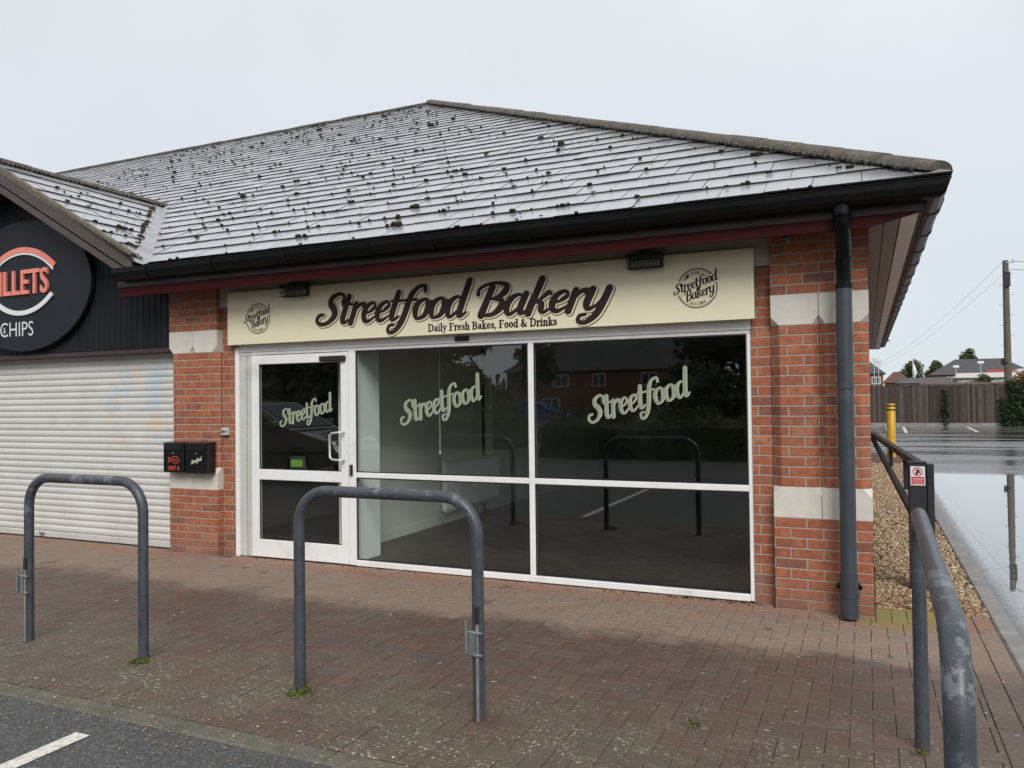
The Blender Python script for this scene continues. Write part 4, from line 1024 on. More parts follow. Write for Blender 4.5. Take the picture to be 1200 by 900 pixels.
# ---- interior
mb = MB(); mb.box(-6.9, -.2, .152, 9.0, -.04, .018); mb.build('interior_floor', 'vinyl_floor', shop)
mb = MB(); mb.box(-6.9, -.2, .33, 9.0, 2.5, 2.56); mb.build('interior_ceiling', 'ceiling_paint', shop)
mb = MB(); mb.box(-5.0, -4.88, .56, 3.66, .018, 2.5); mb.box(-5.0, -4.88, 4.0, 8.9, .018, 2.5); mb.build('interior_wall', 'wall_paint', shop)
mb = MB(); mb.box(-4.56, -4.49, .175, .555, .018, 2.5, .004); mb.box(-4.90, -4.561, .50, .555, .018, 2.5); mb.build('interior_pier', 'pier_paint', shop)
mb = MB(); mb.box(-6.9, -.21, 8.9, 9.0, .018, 2.5); mb.box(-6.9, -6.82, .31, 8.9, .018, 2.5); mb.build('interior_wall', 'dark_wall', shop)
mb = MB(); mb.box(-.22, -.202, .31, 8.89, .018, 2.5); mb.box(-4.87, -.225, .30, .32, 2.12, 2.5); mb.build('interior_wall', 'pier_paint', shop)
mb = MB(); mb.box(-4.87, -4.868, .57, 3.65, .02, .12); mb.build('skirting', 'wall_paint', shop)

# ================================================================== SIGNS AND FITTINGS
sg = MB(); sg.box(-5.955, -3.3308, -.004, .03, 2.158, 2.697, .003); sg.box(-3.3300, -.758, -.004, .03, 2.158, 2.697, .003)
sg.box(-5.95, -.76, .0305, .034, 2.19, 2.66)
bs = sg.build('shop_sign', 'cream_panel'); tag(bs, 'long cream fascia sign with brown script lettering Streetfood Bakery above the shopfront', 'shop sign')
def fat(parent, text, x0, x1, z0, s, y, shear=.30):
    st = fit(layout(text, SCRIPT, shear), x0, x1, z0, s)
    mb = MB()
    ink(mb, st, y - .0003, .0105, .011, -.010); mb.m = 1; ink(mb, st, y - .0026, .0062, .007, -.0065); mb.m = 2; ink(mb, st, y - .0049, .0010)
    o = mb.build('lettering', ['sign_shadow', 'cream_panel', 'sign_brown'], parent, recalc=False)
fat(bs, 'Streetfood', -4.842, -3.130, 2.312, .176, -.004)
fat(bs, 'Bakery', -3.100, -1.850, 2.302, .166, -.004)
mb = MB(); st = fit(layout('Daily Fresh Bakes, Food & Drinks', SERIF, 0, .035), -3.592, -2.350, 2.192, .088); ink(mb, st, -.0045, .0012); mb.build('tagline', 'sign_brown', bs, recalc=False)
def roundel(cx, cz, r):
    mb = MB(); y = -.0045
    ring(mb, cx, cz, r, .0085, y); ring(mb, cx, cz, r * .925, .003, y)
    for text, a0, a1, flip in (('Daily Fresh Bakes', R(148), R(40), False), ('Food & Drinks', R(238), R(302), True)):
        n = len(text)
        for k, ch in enumerate(text):
            if ch == ' ': continue
            a = a0 + (a1 - a0) * (k + .5) / n; rr = r * .79
            x, z = cx + math.cos(a) * rr, cz + math.sin(a) * rr; hw = .0075; hh_ = .0125
            sans(mb, ch, x - hw, x + hw, z - hh_, z + hh_, y, .0, 0, a + PI / 2 if flip else a - PI / 2)
    mb.m = 1
    t1 = turn(fit(layout('Streetfood', SCRIPT, .28), cx - r * 1.22, cx + r * 1.22, cz + r * .06, r * .30), R(17), (cx, cz)); t2 = turn(fit(layout('Bakery', SCRIPT, .28), cx - r * .72, cx + r * .86, cz - r * .47, r * .30), R(17), (cx, cz))
    for q in (t1, t2): ink(mb, q, y - .001, .012)
    mb.m = 0
    ink(mb, t1, y - .0026); ink(mb, t2, y - .0026)
    mb.build('emblem', ['sign_brown', 'cream_panel'], bs, recalc=False)
roundel(-5.553, 2.412, .150); roundel(-1.183, 2.418, .153)
# oval chip shop sign
di = MB(); n = 72; cx, cz = -9.04, 2.975
di.loft([[(cx + math.cos(2 * PI * k / n) * (1.145 - b), y, cz + math.sin(2 * PI * k / n) * (.772 - b)) for k in range(n)] for y, b in ((-.02, 0), (-.058, 0), (-.062, .006))])
disc = di.build('shop_sign', 'disc_black'); tag(disc, 'black oval sign reading FILLETS & CHIPS with coral and white arcs on the dark gable', 'shop sign')
for x in (-9.6, -8.6):
    mb = MB(); mb.box(x, x + .1, -.02, .014, 2.6, 3.4); mb.build('bracket', 'matt_black', disc)
mb = MB(); sans(mb, 'FILLETS', -9.60, -8.585, 2.870, 3.165, -.086, .014, .024); mb.build('lettering', 'coral', disc)
mb = MB(); ring(mb, cx - .02, 3.42 - .865, .845, .062, -.080, R(47), R(133), 40, 1, .018); mb.m = 1; ring(mb, cx - .02, 3.42 - .865, .800, .024, -.076, R(46.5), R(133.5), 40, 1, .014)
ring(mb, cx - .02, 2.655 + .81, .81, .055, -.080, R(229), R(311), 40, 1, .018); mb.build('arcs', ['coral', 'sign_white'], disc)
mb = MB(); sans(mb, 'CHIPS', -9.46, -8.865, 2.385, 2.555, -.0635, -.006); sans(mb, '&', -9.405, -9.36, 2.43, 2.50, -.0635, -.004); mb.build('lettering', 'sign_white', disc, recalc=False)
# letterboxes on the left pillar
def letterbox(x0, x1, label):
    o = MB(); o.box(x0, x1, -.118, -.006, .852, 1.155, .006); o.loft([[(x, y, z) for y, z in ((-.118, 1.156), (-.124, 1.150), (-.128, 1.085), (-.120, 1.085), (-.119, 1.156))] for x in (x0 + .02, x1 - .02)])
    o.loft([[(x, y, z) for y, z in ((-.122, 1.162), (-.005, 1.172), (-.005, 1.157), (-.122, 1.157))] for x in (x0 - .004, x1 + .004)])
    b = o.build('letterbox', 'black_gloss'); tag(b, label, 'letterbox', 'black letterboxes on the left brick pillar')
    m = MB(); xc = (x0 + x1) / 2; m.tube([(xc, -.1185, 1.055), (xc, -.123, 1.055)], .010, 12); m.build('lock', 'steel', b)
    return b
lb = letterbox(-6.735, -6.452, 'black letterbox printed with an orange fish logo and UNIT 6, beside the roller shutter')
mb = MB(); y = -.1186
ring(mb, -6.565, .986 - .042, .076, .006, y, R(38), R(142), 20, 1.0); ring(mb, -6.565, .986 + .042, .076, .006, y, R(218), R(322), 20, 1.0)
ink(mb, [[(-6.625, .986, .006), (-6.66, 1.012, .006)], [(-6.66, 1.012, .006), (-6.66, .955, .006)], [(-6.66, .955, .006), (-6.625, .986, .006)]], y)
sans(mb, 'FILLETS', -6.602, -6.528, .976, .996, y, .006); sans(mb, 'UNIT', -6.665, -6.555, .878, .922, y, .008); sans(mb, '6', -6.535, -6.505, .878, .922, y, .008); mb.build('print', 'orange_ink', lb, recalc=False)
rb = letterbox(-6.430, -6.118, 'black letterbox printed with cream script Streetfood, right of the UNIT 6 box')
mb = MB(); st = turn(fit(layout('Streetfood', SCRIPT, .3), -6.352, -6.188, .966, .0235), R(17), (-6.27, .98)); ink(mb, st, -.1186, -.0004); mb.build('print', 'vinyl_cream', rb, recalc=False)
# key switch
ks = MB(); ks.box(-6.090, -6.005, .035, .081, 1.235, 1.315, .006); o = ks.build('key_switch', 'grey_box'); tag(o, 'small grey key switch box on the brick beside the shop door frame', 'switch')
mb = MB(); mb.tube([(-6.062, .036, 1.275), (-6.062, .028, 1.275)], .013, 12); mb.tube([(-6.026, .036, 1.275), (-6.026, .030, 1.275)], .010, 12); mb.build('key_barrel', 'matt_black', o)
# two caged floodlights under the eaves
def flood(x0, x1, label):
    r = empty('floodlight', ((x0 + x1) / 2, -.1, 2.69), label, 'floodlight', 'caged floodlights under the eaves')
    m = MB(); m.box(x0, x1, -.045, -.008, 2.60, 2.70, .004); m.box(x0, x1, -.115, -.046, 2.672, 2.70, .004); m.box(x0 - .006, x1 + .006, -.12, -.012, 2.701, 2.709); m.build('housing', 'matt_black', r)
    m = MB(); m.box(x0 + .02, x1 - .02, -.05, -.046, 2.612, 2.66); m.build('lens', 'beige_board', r)
    m = MB(); n = 9
    for k in range(n + 1):
        x = x0 + .006 + (x1 - x0 - .012) * k / n; m.tube([(x, -.110, 2.671), (x, -.112, 2.60), (x, -.05, 2.594)], .004, 6)
    for y, z in ((-.112, 2.60), (-.111, 2.635), (-.05, 2.595)): m.tube([(x0, y, z), (x1, y, z)], .004, 6)
    m.build('guard', 'gasket', r)
    m = MB(); m.box((x0 + x1) / 2 - .03, (x0 + x1) / 2 + .03, -.09, -.05, 2.7095, 2.796); m.build('bracket', 'matt_black', r)
flood(-5.185, -4.905, 'black caged floodlight under the eaves above the left round emblem of the cream sign'); flood(-1.715, -1.440, 'black caged floodlight under the eaves beside the right round emblem of the cream sign')
pr = empty('motion_sensor', (-.503, -.09, 2.73), 'small grey dome sensor under the eaves above the corner pillar', 'sensor')
m = MB(); m.blob((-.503, -.09, 2.735), .040, .040, .030, 12, 6, 0); m.build('dome', 'pipe_grey', pr)
m = MB(); m.tube([(-.503, -.09, 2.715), (-.503, -.09, 2.692)], [.012, .004], 8); m.build('lens', 'grey_box', pr)
m = MB(); m.tube([(-.503, -.09, 2.796), (-.503, -.09, 2.755)], .022, 10); m.build('mount', 'grey_box', pr)
# radiator and pull cord in the shop
rd = empty('radiator', (-4.82, 3.2, .2), 'white panel radiator on the pale wall inside the left shop window', 'radiator')
m = MB(); m.box(-4.825, -4.775, 2.42, 4.0, .17, .80, .006)
for k in range(38): m.box(-4.7745, -4.762, 2.44 + k * .041, 2.461 + k * .041, .21, .76, .005)
m.build('panel', 'radiator_paint', rd)
m = MB(); m.tube([(-4.80, 2.39, .19), (-4.80, 2.39, .03)], .009, 8); m.tube([(-4.80, 2.42, .19), (-4.80, 2.36, .19)], .014, 8); m.build('valve', 'chrome', rd)
for y in (2.6, 3.8):
    m = MB(); m.box(-4.879, -4.8255, y, y + .04, .3, .7); m.build('bracket', 'radiator_paint', rd)
pc = MB(); pc.tube([(-4.0, .92, 2.499), (-4.0, .92, 1.06)], .004, 6); pc.tube([(-4.0, .92, 1.06), (-4.0, .92, 1.02)], [.006, .011], 8); o = pc.build('pull_cord', 'sign_white'); tag(o, 'thin white pull cord hanging inside the left shop window', 'cord')

# ================================================================== CYCLE HOOPS, BARRIER, BOLLARD
def hoop_path(L, H, r=.19, n=9):
    pts = [(0, 0, -.02), (0, 0, .3), (0, 0, H - r)]
    for k in range(1, n): a = PI - (PI / 2) * k / n; pts.append((r + math.cos(a) * r, 0, H - r + math.sin(a) * r))
    pts += [(r, 0, H), (L / 2, 0, H), (L - r, 0, H)]
    for k in range(1, n): a = PI / 2 - (PI / 2) * k / n; pts.append((L - r + math.cos(a) * r, 0, H - r + math.sin(a) * r))
    pts += [(L, 0, H - r), (L, 0, .3), (L, 0, -.02)]
    return pts
def hoop(loc, L, H, rz, label, lock=None, rad=.0305):
    r = empty('bike_hoop', loc, label, 'bike stand', 'dark grey tubular bike hoops')
    ca, sa = math.cos(rz), math.sin(rz)
    P = [(loc[0] + x * ca - y * sa, loc[1] + x * sa + y * ca, z) for x, y, z in hoop_path(L, H)]
    m = MB(); m.tube(P, rad, 20); m.build('tube', 'hoop_paint', r)
    if lock:
        lx = loc[0] + (L if lock[0] == 'R' else 0) ; s_ = lock[1]
        m = MB(); m.tube([(lx + s_ * .012, loc[1] - .036, .005), (lx + s_ * .012, loc[1] - .036, .48)], .0085, 10); m.build('drop_bolt', 'galv', r)
        m = MB(); m.tube([(lx + s_ * .012, loc[1] - .036, .48), (lx + s_ * .012, loc[1] - .036, .56)], .011, 10); m.build('bolt_grip', 'gasket', r)
        m = MB(); m.box(lx - .046 + s_ * .008 * 0, lx + .006, loc[1] - .054, loc[1] - .030, .325, .445, .003); m.box(lx - .044, lx + .040, loc[1] - .050, loc[1] - .031, .43, .442, .002); m.box(lx - .044, lx + .040, loc[1] - .050, loc[1] - .031, .322, .334, .002); m.tube([(lx - .036, loc[1] - .062, .34), (lx - .036, loc[1] - .062, .50)], .008, 8); m.build('lock_bracket', 'steel', r)
    return r
hoop((-5.138, -2.663, 0), 1.061, 1.090, 0, 'dark grey bike hoop in front of the roller shutter, steel bolt on its left post', ('L', 1))
hoop((-2.863, -2.682, 0), 1.097, 1.088, 0, 'dark grey bike hoop in front of the shop door, steel bolt on its right post', ('R', 1))
hoop((0.199, -2.217, 0), 2.10, 1.062, R(-91.0), 'dark grey bike hoop end-on beside the wet car park, scuffed and wet on top')
def tuft(x, y, s, n, label):
    base = np.stack([x + RNG.normal(0, s, n), y + RNG.normal(0, s, n), np.full(n, .006) + RNG.random(n) * s * .35], 1)
    V, F, T = leaf_cards(base, s * .42, RNG.random(n), .8)
    o = mesh_np('weed', V, F, T, 'weed_leaf'); tag(o, label, 'weed')
tuft(-4.07, -2.69, .030, 110, 'small green weed at the foot of the shutter hoop\'s right post')
tuft(-2.81, -2.74, .032, 90, 'small yellow green weed at the foot of the door hoop\'s left post')
tuft(-.79, -2.35, .022, 40, 'tiny green weed growing between the paving blocks')
tuft(.19, -2.28, .020, 34, 'tiny brown green weed at the foot of the end-on hoop')
# dead leaves along the gravel edge
n = 150; c = np.stack([.05 + .68 * RNG.random(n), .30 + .55 * RNG.random(n) ** 2, .012 + .01 * RNG.random(n)], 1)
V, F, T = leaf_cards(c, .022, RNG.random(n), flat=True); mesh_np('leaf_litter', V, F, T, 'dead_leaf', 'stuff')
# barrier gate
ga = empty('barrier_gate', (.36, 1.06, 0), 'black steel barrier gate with a box post, lying open along the gravel', 'gate')
m = MB(); m.box(.300, .432, .98, 1.10, -.05, 1.018, .006); m.box(.296, .436, .976, 1.104, 1.019, 1.026, .002); m.build('post', 'matt_black', ga)
m = MB(); m.box(.4325, .485, .975, 1.10, .36, 1.01, .005); m.box(.440, .478, .970, .975, .92, .935); m.box(.440, .478, .970, .975, .86, .875); m.tube([(.459, .976, .95), (.459, .966, .95)], .012, 10); m.build('lock_housing', 'matt_black', ga)
def bar(mb, a, b, w, hgt):
    a, b = Vector(a), Vector(b); d = (b - a); L = d.length; d.normalize(); s_ = d.cross(Vector((0, 0, 1))).normalized(); u = s_.cross(d)
    rings = [[tuple(p + s_ * sx * w / 2 + u * sz * hgt / 2) for sx, sz in ((-1, -1), (1, -1), (1, 1), (-1, 1))] for p in (a, b)]
    mb.loft(rings)
m = MB(); bar(m, (.400, 1.11, .985), (.062, 7.6, .965), .06, .06); m.build('top_rail', 'matt_black', ga)
m = MB(); bar(m, (.330, 1.11, .60), (.068, 7.3, .915), .05, .05); m.build('diagonal_brace', 'matt_black', ga)
for t_ in (.17, .43):
    x = .385 + (.062 - .385) * t_; y = 1.11 + 6.4 * t_; zb = .62 + .30 * t_
    m = MB(); m.box(x - .022, x + .022, y - .022, y + .022, zb, .955); m.build('upright', 'matt_black', ga)
ws = MB(); ws.box(.314, .420, .9735, .9765, .838, .992, .001); w_ = ws.build('warning_sign', 'sign_white'); tag(w_, 'small white and red prohibition notice on the black barrier post', 'sign')
def sw(strokes): return [[(.367 + (x - .366) * 1.42, .915 + (z - .9235) * 1.24, w * 1.3) for x, z, w in st] for st in strokes]
mb = MB(); y = .9732; ring(mb, .367, .9505, .0325, .0075, y, n=36); ink(mb, sw([[(.349, .969, .005), (.383, .935, .005)]]), y - .0003); mb.box(.321, .413, y - .0002, .9736, .846, .908)
mb.m = 1
ink(mb, sw([[(.360, .938, .014), (.367, .955, .018)], [(.360, .955, .005), (.358, .966, .005)], [(.366, .958, .005), (.366, .970, .005)], [(.372, .957, .005), (.374, .967, .005)], [(.376, .948, .005), (.380, .956, .005)]]), y - .0001)
mb.m = 2
for z in (.904, .891, .878, .868): ink(mb, sw([[(.341, z, .004 if z > .9 else .0025), (.391, z, .004 if z > .9 else .0025)]]), y - .0003)
mb.build('print', ['red_ink', 'gasket', 'sign_white'], w_, recalc=False)
bo = MB(); bo.tube([(.565, 16.0, -.05), (.565, 16.0, 1.32), (.565, 16.0, 1.335)], [.10, .10, .085], 20); o = bo.build('bollard', 'yellow_paint'); tag(o, 'yellow bollard with two black bands beside the car park', 'bollard')
m = MB(); m.tube([(.565, 16.0, 1.26), (.565, 16.0, 1.30)], .1015, 20); m.tube([(.565, 16.0, 1.16), (.565, 16.0, 1.20)], .1015, 20); m.build('band', 'gasket', o)

# ================================================================== BEYOND THE CAR PARK
fe = empty('board_fence', (6, 38.9, 0), 'long weathered brown close-board fence at the back of the car park', 'fence')
m = MB(); x = -6.0
while x < 24:
    w = .115; m.cur = random.random(); m.box(x, x + w - .004, 38.87 + random.uniform(-.008, .008), 38.90, .10, 2.0 + random.uniform(-.02, .02)); x += w
m.build('boards', 'fence_wood', fe)
m = MB(); m.cur = .8; m.box(-6, 24, 38.845, 38.92, 2.015, 2.05); m.build('capping', 'fence_wood', fe)
m = MB(); m.box(-6, 24, 38.855, 38.90, -.12, .098); m.build('gravel_board', 'concrete', fe)
for k in range(10):
    m = MB(); m.cur = random.random(); m.box(-5 + k * 3, -4.9 + k * 3, 38.905, 39.0, -.1, 2.0); m.build('post', 'fence_wood', fe)
def ivy(label, pts):
    C = []
    for (x0, x1, z0, z1, n) in pts:
        xx = x0 + (x1 - x0) * RNG.random(n); zz = z0 + (z1 - z0) * RNG.random(n)
        C.append(np.stack([xx + .08 * RNG.standard_normal(n), 38.80 - .16 * RNG.random(n) ** 2, zz + .08 * RNG.standard_normal(n)], 1))
    C = np.concatenate(C); V, F, T = leaf_cards(C, .075, np.clip(.5 + .25 * RNG.standard_normal(len(C)), 0, 1))
    r = empty('ivy', (pts[0][0], 38.85, 0), label, 'ivy')
    mesh_np('foliage', V, F, T, 'ivy_leaf', parent=r)
    m = MB()
    for (x0, x1, z0, z1, nn) in pts[:2]:
        x = (x0 + x1) / 2; m.tube([(x, 38.85, -.1), (x + .1, 38.84, (z0 + z1) / 2), (x - .05, 38.84, z1)], .02, 6)
    m.build('stem', 'bark', r)
ivy('narrow strip of ivy climbing the middle of the brown fence', [(3.50, 3.68, 0, 1.75, 190)])
ivy('broad mass of dark ivy covering the right part of the brown fence', [(6.0, 7.6, 0, 1.25, 1700), (6.35, 7.6, 1.2, 1.95, 700), (6.9, 9.6, 1.4, 2.3, 1300), (7.6, 10.5, 0, 1.6, 1500), (6.3, 6.6, 1.7, 2.15, 160)])
# telegraph pole and wires
px, py = 6.64, 41.0
po = empty('telegraph_pole', (px, py, 0), 'tall grey wooden telegraph pole with step irons behind the fence', 'pole')
m = MB(); m.tube([(px, py, -.15), (px, py, 8.35)], [.19, .135], 14); m.build('shaft', 'pole_wood', po)
for k in range(8):
    z = 4.0 + k * .52; sgn = 1 if k % 2 else -1
    m = MB(); m.tube([(px + sgn * .14, py - .05, z), (px + sgn * .32, py - .05, z)], .014, 6); m.build('step_iron', 'galv', po)
m = MB(); m.box(px - .11, px + .17, py - .26, py - .16, 7.0, 7.75, .02); m.build('cable_box', 'matt_black', po)
m = MB(); m.box(px - .30, px - .17, py - .1, py + .05, 3.0, 3.35, .02); m.box(px - .17, px, py - .2, py - .14, 3.1, 3.16); m.build('lamp', 'matt_black', po)
m = MB(); m.tube([(px, py - .16, 8.2), (px + .3, py - .16, 8.25)], .03, 6); m.tube([(px + .3, py - .16, 8.2), (px + .3, py - .16, 8.36)], .05, 8); m.build('insulator', 'grey_box', po)
def wire(a, b, sag, label, n=16, r=.016):
    a, b = Vector(a), Vector(b); pts = []
    for k in range(n + 1): t_ = k / n; p = a.lerp(b, t_); p.z -= sag * 4 * t_ * (1 - t_); pts.append(tuple(p))
    m = MB(); m.tube(pts, r, 6); o = m.build('overhead_wire', 'wire'); tag(o, label, 'wire')
wire((px - .15, py, 8.25), (1.9, 112, 5.9), .6, 'upper thin wire running from the telegraph pole down to the far left houses', r=.007)
wire((px - .15, py, 7.6), (1.2, 113, 5.2), .7, 'lower thin wire running from the telegraph pole down to the far left houses', r=.006)
wire((px + .3, py, 8.3), (40, 60, 9.5), .7, 'upper wire leaving the telegraph pole to the right', r=.014); wire((px + .15, py, 7.9), (40, 60, 8.7), .8, 'lower wire leaving the telegraph pole to the right', r=.014)
# houses
def house(name, label, cx, cy, w, d, eave, rh, hip, wall, roofm, wins, rz=0.0, chim=(), front=-1, z0=-.16):
    r = empty(name, (cx, cy, 0), label, 'house')
    m = MB(); m.box(cx - w / 2, cx + w / 2, cy - d / 2, cy + d / 2, z0, eave); 
    if hip == 0: m.loft([[(x, cy - d / 2, eave), (x, cy, eave + rh - .1), (x, cy + d / 2, eave)] for x in (cx - w / 2, cx + w / 2)])
    m.build('wall', wall, r)
    o = .35; e0 = eave - .06
    m = MB(); A = [(cx - w / 2 - o, cy - d / 2 - o, e0), (cx + w / 2 + o, cy - d / 2 - o, e0), (cx + w / 2 + o, cy + d / 2 + o, e0), (cx - w / 2 - o, cy + d / 2 + o, e0)]
    B = [(cx - w / 2 - o + hip, cy, eave + rh), (cx + w / 2 + o - hip, cy, eave + rh)]
    m.add(A + B, [(0, 1, 5, 4), (1, 2, 5), (2, 3, 4, 5), (3, 0, 4), (0, 3, 2, 1)])
    rf = m.build('roof', roofm, r)
    for (x, yo) in chim:
        m = MB(); m.box(cx + x - .4, cx + x + .4, cy + yo - .3, cy + yo + .3, eave + rh - .8, eave + rh + 1.0, .02); m.tube([(cx + x - .18, cy + yo, eave + rh + 1.0), (cx + x - .18, cy + yo, eave + rh + 1.35)], .11, 8); m.tube([(cx + x + .18, cy + yo, eave + rh + 1.0), (cx + x + .18, cy + yo, eave + rh + 1.35)], .11, 8); m.build('chimney', 'brick_far', rf)
    yf = cy + front * (d / 2); s = front
    for (x, z, ww, hh) in wins:
        m = MB()
        for q in ((-ww / 2, -ww / 2 + .09, 0, hh), (ww / 2 - .09, ww / 2, 0, hh), (-ww / 2 + .09, ww / 2 - .09, 0, .09), (-ww / 2 + .09, ww / 2 - .09, hh - .09, hh), (-.04, .04, .09, hh - .09)):
            m.box(cx + x + q[0], cx + x + q[1], yf + s * .05, yf - s * .06, z + q[2], z + q[3])
        f = m.build('window', 'pvc_white', r)
        m = MB(); m.box(cx + x - ww / 2 + .05, cx + x + ww / 2 - .05, yf + s * .005, yf + s * .03, z + .05, z + hh - .05); m.build('pane', 'far_glass', f)
    r.rotation_euler = (0, 0, rz); return r
house('house', 'long brick house with dark hipped roof beyond the fence, left of the pole', 15.2, 128.5, 12.5, 8, 4.35, 2.3, 3.6, 'brick_far', 'roof_far', [(-3.8, 2.9, 1.3, 1.1), (-1.4, 2.9, 1.3, 1.1), (1.2, 2.9, 1.3, 1.1)], chim=())
house('house', 'dark roofed house at far left beyond the fence, beside the brick pillar edge', -.6, 118, 5.6, 8, 4.5, 2.4, 2.8, 'brick_far', 'roof_far', [(1.9, 3.0, 1.1, 1.0)])
house('house', 'low red brick gabled house between the far left roof and the first tree', 3.45, 101.5, 2.6, 5, 3.0, 1.3, 1.3, 'brick_far', 'roof_brown', [(0, 1.6, .8, .8)])
house('house', 'wide house with brown roof at the far right behind the telegraph pole', 27.5, 125, 12, 8, 4.3, 1.6, 3, 'render_far', 'roof_brown', [(-3, 2.6, 1.2, 1.1), (0, 2.6, 1.2, 1.1)])
house('shed', 'low flat garage with grey felt roof behind the fence, below the trees', 4.6, 72, 3.6, 6, 2.55, .45, .3, 'render_far', 'roof_far', [])['category'] = 'garage'
house('shed', 'dark red shed with nearly flat roof just behind the fence', 6.4, 60, 5.2, 3.2, 2.15, .22, .2, 'shed_brown', 'shed_brown', [])['category'] = 'shed'
house('caravan', 'cream mobile home with long side windows behind the fence, below the long brick house', 10.8, 84.5, 4.8, 3, 3.15, .45, .3, 'render_far', 'render_far', [(-1.6, 2.2, 1.0, .6), (0, 2.2, 1.0, .6), (1.6, 2.2, 1.0, .6)])['category'] = 'mobile home'
house('caravan', 'white mobile home at the right edge behind the fence and ivy', 15.9, 88, 3.6, 4, 3.6, .4, .3, 'pvc_white', 'render_far', [(-.9, 2.4, .8, .8), (.7, 2.4, .8, .8)])['category'] = 'mobile home'
house('shed', 'small red roofed shed beside the cream mobile home', 12.9, 90, 2.3, 2.4, 3.3, .75, .2, 'shed_red', 'shed_red', [(0, 2.6, .6, .5)])['category'] = 'shed'
def mast(x, y, z1, label, cat='mast', top=None):
    m = MB(); m.tube([(x, y, -.15), (x, y, z1)], [.05, .03], 8); r = empty('light_mast' if top else 'pole', (x, y, 0), label, cat); m.build('shaft', 'grey_box', r)
    if top:
        m = MB(); m.box(x - .28, x + .28, y - .1, y + .1, z1 - .05, z1 + .2, .05); m.build('lamp_head', 'sign_white', r)
    else:
        m = MB()
        for k in range(4): m.tube([(x - .35, y, z1 - .1 - k * .12), (x + .35, y, z1 - .1 - k * .12)], .015, 6)
        m.build('aerial', 'galv', r)
mast(8.36, 85.2, 4.2, 'slim lamp post in front of the long brick house', 'lamp post', True); mast(10.65, 86.2, 4.6, 'taller slim lamp post right of the long brick house windows', 'lamp post', True)
mast(.80, 81.8, 5.3, 'aerial pole nearest the brick pillar beyond the fence'); mast(1.2, 82, 5.0, 'shorter aerial pole second from the brick pillar')
fl = empty('flag_pole', (4.4, 83.4, 0), 'white pole with a furled white flag between the two round trees', 'flagpole')
m = MB(); m.tube([(4.4, 83.4, -.1), (4.4, 83.4, 5.2)], .05, 8); m.build('shaft', 'sign_white', fl)
m = MB(); m.tube([(4.5, 83.35, 3.2), (4.55, 83.35, 3.7), (4.48, 83.35, 4.2), (4.44, 83.35, 4.6)], [.05, .22, .16, .05], 8); m.build('flag', 'sign_white', fl)
def tree(label, x, y, hgt, cr, trunk, leaf, n, lsz, cz=None, group=None, lobes=9, mat='leaf'):
    r = empty('tree', (x, y, 0), label, 'tree', group)
    m = MB(); top = hgt * .62
    m.tube([(x, y, -.2), (x + .05, y, top * .5), (x + random.uniform(-.2, .2), y, top), (x, y, hgt * .85)], [trunk, trunk * .8, trunk * .45, trunk * .12], 9)
    cz = cz or hgt * .62; hz = hgt - cz
    cen = []
    for k in range(lobes):
        a = random.uniform(0, 2 * PI); rr = cr * random.uniform(.15, .72); zz = cz + random.uniform(-.75, .72) * hz
        sc_ = 1 - .55 * max(0, (zz - cz) / hz)
        cen.append((x + math.cos(a) * rr * sc_, y + math.sin(a) * rr * sc_, zz, cr * random.uniform(.28, .46), random.uniform(-.22, .22)))
    cen.append((x, y, hgt - hz * .25, cr * .32, .1))
    for c in cen[:6]: m.tube([(x, y, top * random.uniform(.45, .8)), ((x + c[0]) / 2, (y + c[1]) / 2, c[2] - hz * .3), (c[0], c[1], c[2])], [trunk * .35, trunk * .22, trunk * .08], 6)
    m.build('trunk', 'bark', r)
    C = []; T = []
    for c in cen:
        k = int(n / len(cen)); d = RNG.standard_normal((k, 3)); d /= np.linalg.norm(d, axis=1)[:, None]
        rad = c[3] * (.35 + .75 * RNG.random(k) ** .5)
        wob = 1 + .25 * np.sin(d[:, 0] * 5 + c[0]) * np.cos(d[:, 2] * 6)
        C.append(np.array(c[:3]) + d * (rad * wob)[:, None] * np.array([1, 1, .85]))
        T.append(np.clip(.5 + c[4] + .16 * RNG.standard_normal(k), 0, 1))
    V, F, TT = leaf_cards(np.concatenate(C), lsz, np.concatenate(T))
    mesh_np('crown', V, F, TT, leaf, parent=r)
    return r
tree('broad light green tree beyond the fence, behind the furled flag', 7.1, 139, 7.1, 2.1, .25, 'leaf_far', 6000, .17, 4.6, lobes=22)
tree('light green bushy tree beyond the fence, left of the long brick house', 10.6, 141, 7.2, 1.9, .25, 'leaf_far', 5000, .17, 4.6, lobes=20)
tree('dark open tree rising behind the long brick house roof', 16.0, 145, 9.0, 1.9, .25, 'leaf', 2000, .2, 6.9, lobes=12)
tree('small yellow green bush by the red gabled house beyond the fence', 3.3, 80, 3.1, .9, .1, 'leaf_far', 900, .12, 2.3)
tree('autumn brown bush at the foot of the telegraph pole', 8.0, 46, 2.75, .8, .08, 'dead_leaf', 900, .09, 2.0)
tree('yellow green bush in front of the dark red shed', 9.4, 74, 3.2, 1.1, .1, 'leaf_far', 900, .12, 2.3)

